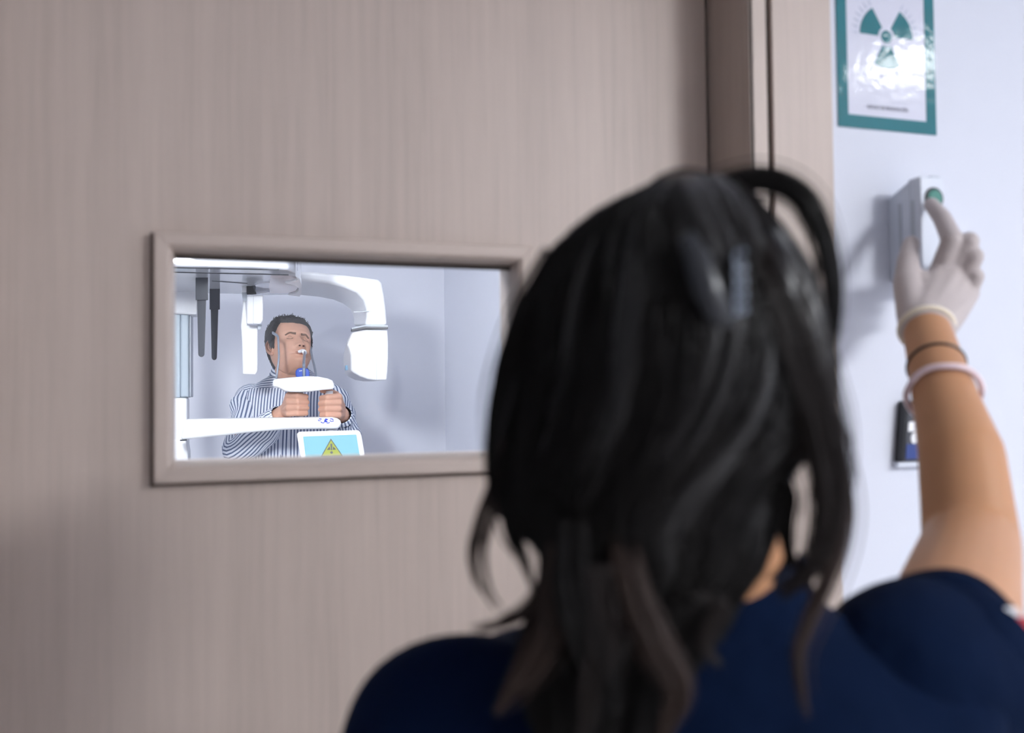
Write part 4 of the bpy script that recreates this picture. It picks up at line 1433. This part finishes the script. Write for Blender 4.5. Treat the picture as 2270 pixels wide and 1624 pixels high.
def lock(pts, width, n, m=HAIR_W, r=.0006, seed=0, tip=.35, root=.8):
    """loose lock: pts = image x, y and distance; width in metres"""
    g = np.random.default_rng(seed)
    C_ = smooth_path([at(*p) for p in pts], 60)
    T = np.gradient(C_, axis=0)
    T /= np.linalg.norm(T, axis=1)[:, None]
    nx = np.cross(T, CF)
    nx /= np.linalg.norm(nx, axis=1)[:, None]
    u = np.linspace(0, 1, 30)
    prof_ = root + (1 - root) * np.clip(u / .3, 0, 1)
    prof_ = prof_ * (1 - (1 - tip) * smoothstep(.55, 1, u))
    off = np.where(g.random(n) < .9, g.uniform(-.5, .5, n), g.normal(0, .6, n))
    offd = g.normal(0, .3, n)
    wv = g.normal(0, .10, (n, 1)) * np.sin(u[None] * g.uniform(3, 9, (n, 1)) + g.uniform(0, 6, (n, 1)))
    ei = np.clip((u[None] * g.uniform(.72, 1.0, (n, 1)) * 59).round().astype(int), 0, 59)
    Pp = C_[ei] + ((off[:, None] + wv) * prof_[None] * width)[..., None] * nx[ei] + (offd[:, None] * prof_[None] * width * .8)[..., None] * CF
    V, F = strands_geo(Pp, g.uniform(.7, 1.2, n) * r, .75)
    return fast_obj('hair_lock', V, F, m, hair)


D = .60
# big arch over the right of the head
lock([(1540, 440, .60), (1600, 412, .60), (1690, 398, .60), (1765, 425, .60), (1812, 490, .60), (1838, 575, .61), (1848, 670, .61), (1838, 760, .61), (1818, 840, .61)], .0115, 300, seed=1, tip=.6)
lock([(1690, 398, .60), (1775, 432, .60), (1818, 520, .60), (1840, 620, .605), (1846, 730, .61), (1832, 820, .61), (1835, 900, .61)], .007, 110, seed=21, tip=.5)
# outer right mass
lock([(1640, 520, .56), (1700, 620, .545), (1748, 740, .545), (1792, 860, .55), (1824, 980, .555), (1838, 1090, .56), (1826, 1180, .565), (1795, 1260, .57), (1715, 1320, .575)], .020, 420, HAIR_B, seed=2, root=.6, tip=.5)
lock([(1760, 760, .58), (1808, 880, .58), (1838, 1000, .58), (1848, 1110, .585), (1838, 1190, .585), (1800, 1270, .59), (1730, 1330, .59)], .011, 160, HAIR_W, seed=3)
lock([(1800, 900, .58), (1850, 1010, .58), (1868, 1120, .58), (1858, 1210, .58), (1830, 1290, .575), (1795, 1370, .57), (1770, 1440, .565), (1772, 1510, .56), (1790, 1590, .56)], .0075, 110, HAIR_L, seed=4, tip=.6)
lock([(1740, 1180, .59), (1762, 1250, .59), (1800, 1310, .585), (1815, 1350, .58)], .004, 26, HAIR_L, seed=5)
lock([(1700, 1010, .56), (1745, 1090, .565), (1740, 1160, .57), (1745, 1240, .575), (1700, 1290, .58)], .008, 90, HAIR_W, seed=6)
lock([(1620, 1040, .56), (1690, 1100, .565), (1735, 1165, .57), (1735, 1220, .575)], .010, 110, HAIR_W, seed=7)
# left outline and loops
lock([(1230, 560, .62), (1160, 690, .60), (1118, 820, .59), (1095, 950, .585), (1088, 1060, .58), (1095, 1130, .58)], .010, 120, HAIR_W, seed=8)
lock([(1130, 960, .60), (1098, 1060, .60), (1066, 1150, .60), (1047, 1225, .60), (1060, 1290, .60), (1105, 1355, .60)], .0045, 34, HAIR_L, seed=9, tip=.7)
lock([(1110, 1010, .59), (1110, 1100, .59), (1085, 1170, .59), (1075, 1235, .59), (1090, 1310, .59), (1120, 1355, .59)], .0035, 26, HAIR_L, seed=10)
lock([(1120, 1000, .585), (1118, 1090, .585), (1138, 1180, .585), (1165, 1250, .585), (1185, 1320, .585)], .0085, 90, HAIR_W, seed=11)
lock([(1180, 1040, .575), (1195, 1120, .575), (1222, 1190, .575), (1215, 1260, .575), (1170, 1330, .575)], .0045, 40, HAIR_L, seed=12)
lock([(1235, 1180, .565), (1222, 1270, .565), (1180, 1340, .57), (1110, 1380, .58), (1040, 1394, .58)], .0068, 80, HAIR_L, seed=13, tip=.55)
# ends on the back
lock([(1260, 1260, .55), (1235, 1370, .55), (1180, 1470, .55), (1130, 1540, .55), (1098, 1585, .55)], .014, 170, HAIR_L, seed=14, tip=.3)
lock([(1270, 1150, .54), (1265, 1300, .54), (1300, 1420, .54), (1345, 1520, .54), (1360, 1590, .54)], .016, 190, HAIR_W, seed=15)
lock([(1380, 1150, .54), (1400, 1300, .54), (1450, 1420, .54), (1500, 1520, .545), (1480, 1600, .545), (1465, 1650, .545)], .014, 170, HAIR_L, seed=16)
lock([(1320, 1250, .54), (1330, 1400, .54), (1310, 1520, .54), (1290, 1650, .54)], .016, 170, HAIR_B, seed=17)
lock([(1480, 1150, .545), (1530, 1280, .55), (1590, 1330, .56), (1560, 1420, .56), (1600, 1480, .56)], .010, 90, HAIR_B, seed=18)
# wisps at the top
lock([(1400, 440, .62), (1470, 392, .62), (1530, 378, .62), (1580, 392, .62), (1600, 420, .62)], .0022, 16, HAIR_B, r=.0004, seed=19)
lock([(1590, 430, .61), (1650, 510, .60), (1705, 600, .60), (1755, 720, .60), (1785, 830, .60)], .010, 110, HAIR_W, seed=20)

# broader glossy tresses over the mass
g1 = []
for k in range(70):
    p0 = rng.uniform(-PI * 1.02, PI * .02)
    e_ = rng.uniform(.55, .97)
    tq = np.linspace(rng.uniform(.02, .10), e_, 22)
    pq = p0 + rng.normal(0, .13) * tq
    pq = pq + np.clip(np.sin(pq + PI), 0, 1) * (.34 * np.sin(PI * np.clip(tq / .62, 0, 1)))
    q = hair_surf(tq, pq, np.full(22, rng.uniform(-.0055, .0008))) + (.003 * np.sin(tq * 17 + k))[:, None] * HR
    wd = rng.uniform(.0020, .0070) * np.clip(np.sin(PI * np.linspace(.12, .97, 22)), .1, 1) ** .6
    c0 = q.mean(0)
    g1.append(loft(rings_along(q, [(x_, x_ * .42) for x_ in wd], 10, ref=HR)))
obj('hair_tresses', join(*g1), HAIR_T, hair, smooth=True, kind='stuff')

# claw clip: two toothed jaws round a hinge
CLIP = thing('hair_clip', 'black glossy claw clip pinning up the dark hair', 'hair clip', at(1610, 640, .535))


def jaw(pts, wd, teeth, dirn):
    C_ = smooth_path([at(*p) for p in pts], 24)
    rr = rings_along(C_, [(wd * (1 - .45 * abs(2 * t - 1) ** 2.2), .0028) for t in np.linspace(0, 1, 24)], 14, ref=HR)
    g = [loft(rr)]
    for k in np.linspace(4, 20, teeth).astype(int):
        p = C_[k]
        d_ = HR * dirn * .016 + HF * .024
        g.append(tube(smooth_path([p, p + d_ * .6 - HF * .004, p + d_ + HF * .012], 6), np.linspace(.0034, .0012, 6), 8))
    return join(*g)


CLIPM = mat('glossy_black_clip', (.010, .0115, .016), .3, .5)
obj('jaw', jaw([(1522, 520, .532), (1548, 580, .526), (1568, 640, .523), (1592, 690, .525), (1620, 735, .53)], .0080, 6, 1), CLIPM, CLIP, smooth=True)
obj('jaw', jaw([(1690, 500, .565), (1722, 560, .555), (1735, 630, .55), (1735, 700, .548), (1722, 775, .548)], .0085, 6, -1), CLIPM, CLIP, smooth=True)
obj('spring', tube([at(1640, 560, .528) + HR * .003 * math.cos(q) + UP * (.0035 * math.sin(q) - .0012 * q) for q in np.linspace(0, 9 * PI, 70)], .0009, 6), GREYROD, CLIP, smooth=True)
obj('hinge', tube([at(1638, 545, .53), at(1648, 680, .53)], .003, 10), CLIPM, CLIP, smooth=True)
obj('grip_tab', loft([[at(1690 + x, 520 + y, d) for x, y in ((-25, 0), (0, -28), (38, -18), (66, 30), (70, 90), (40, 110), (0, 70))] for d in (.575, .569)]), CLIPM, CLIP, bevel=.002)
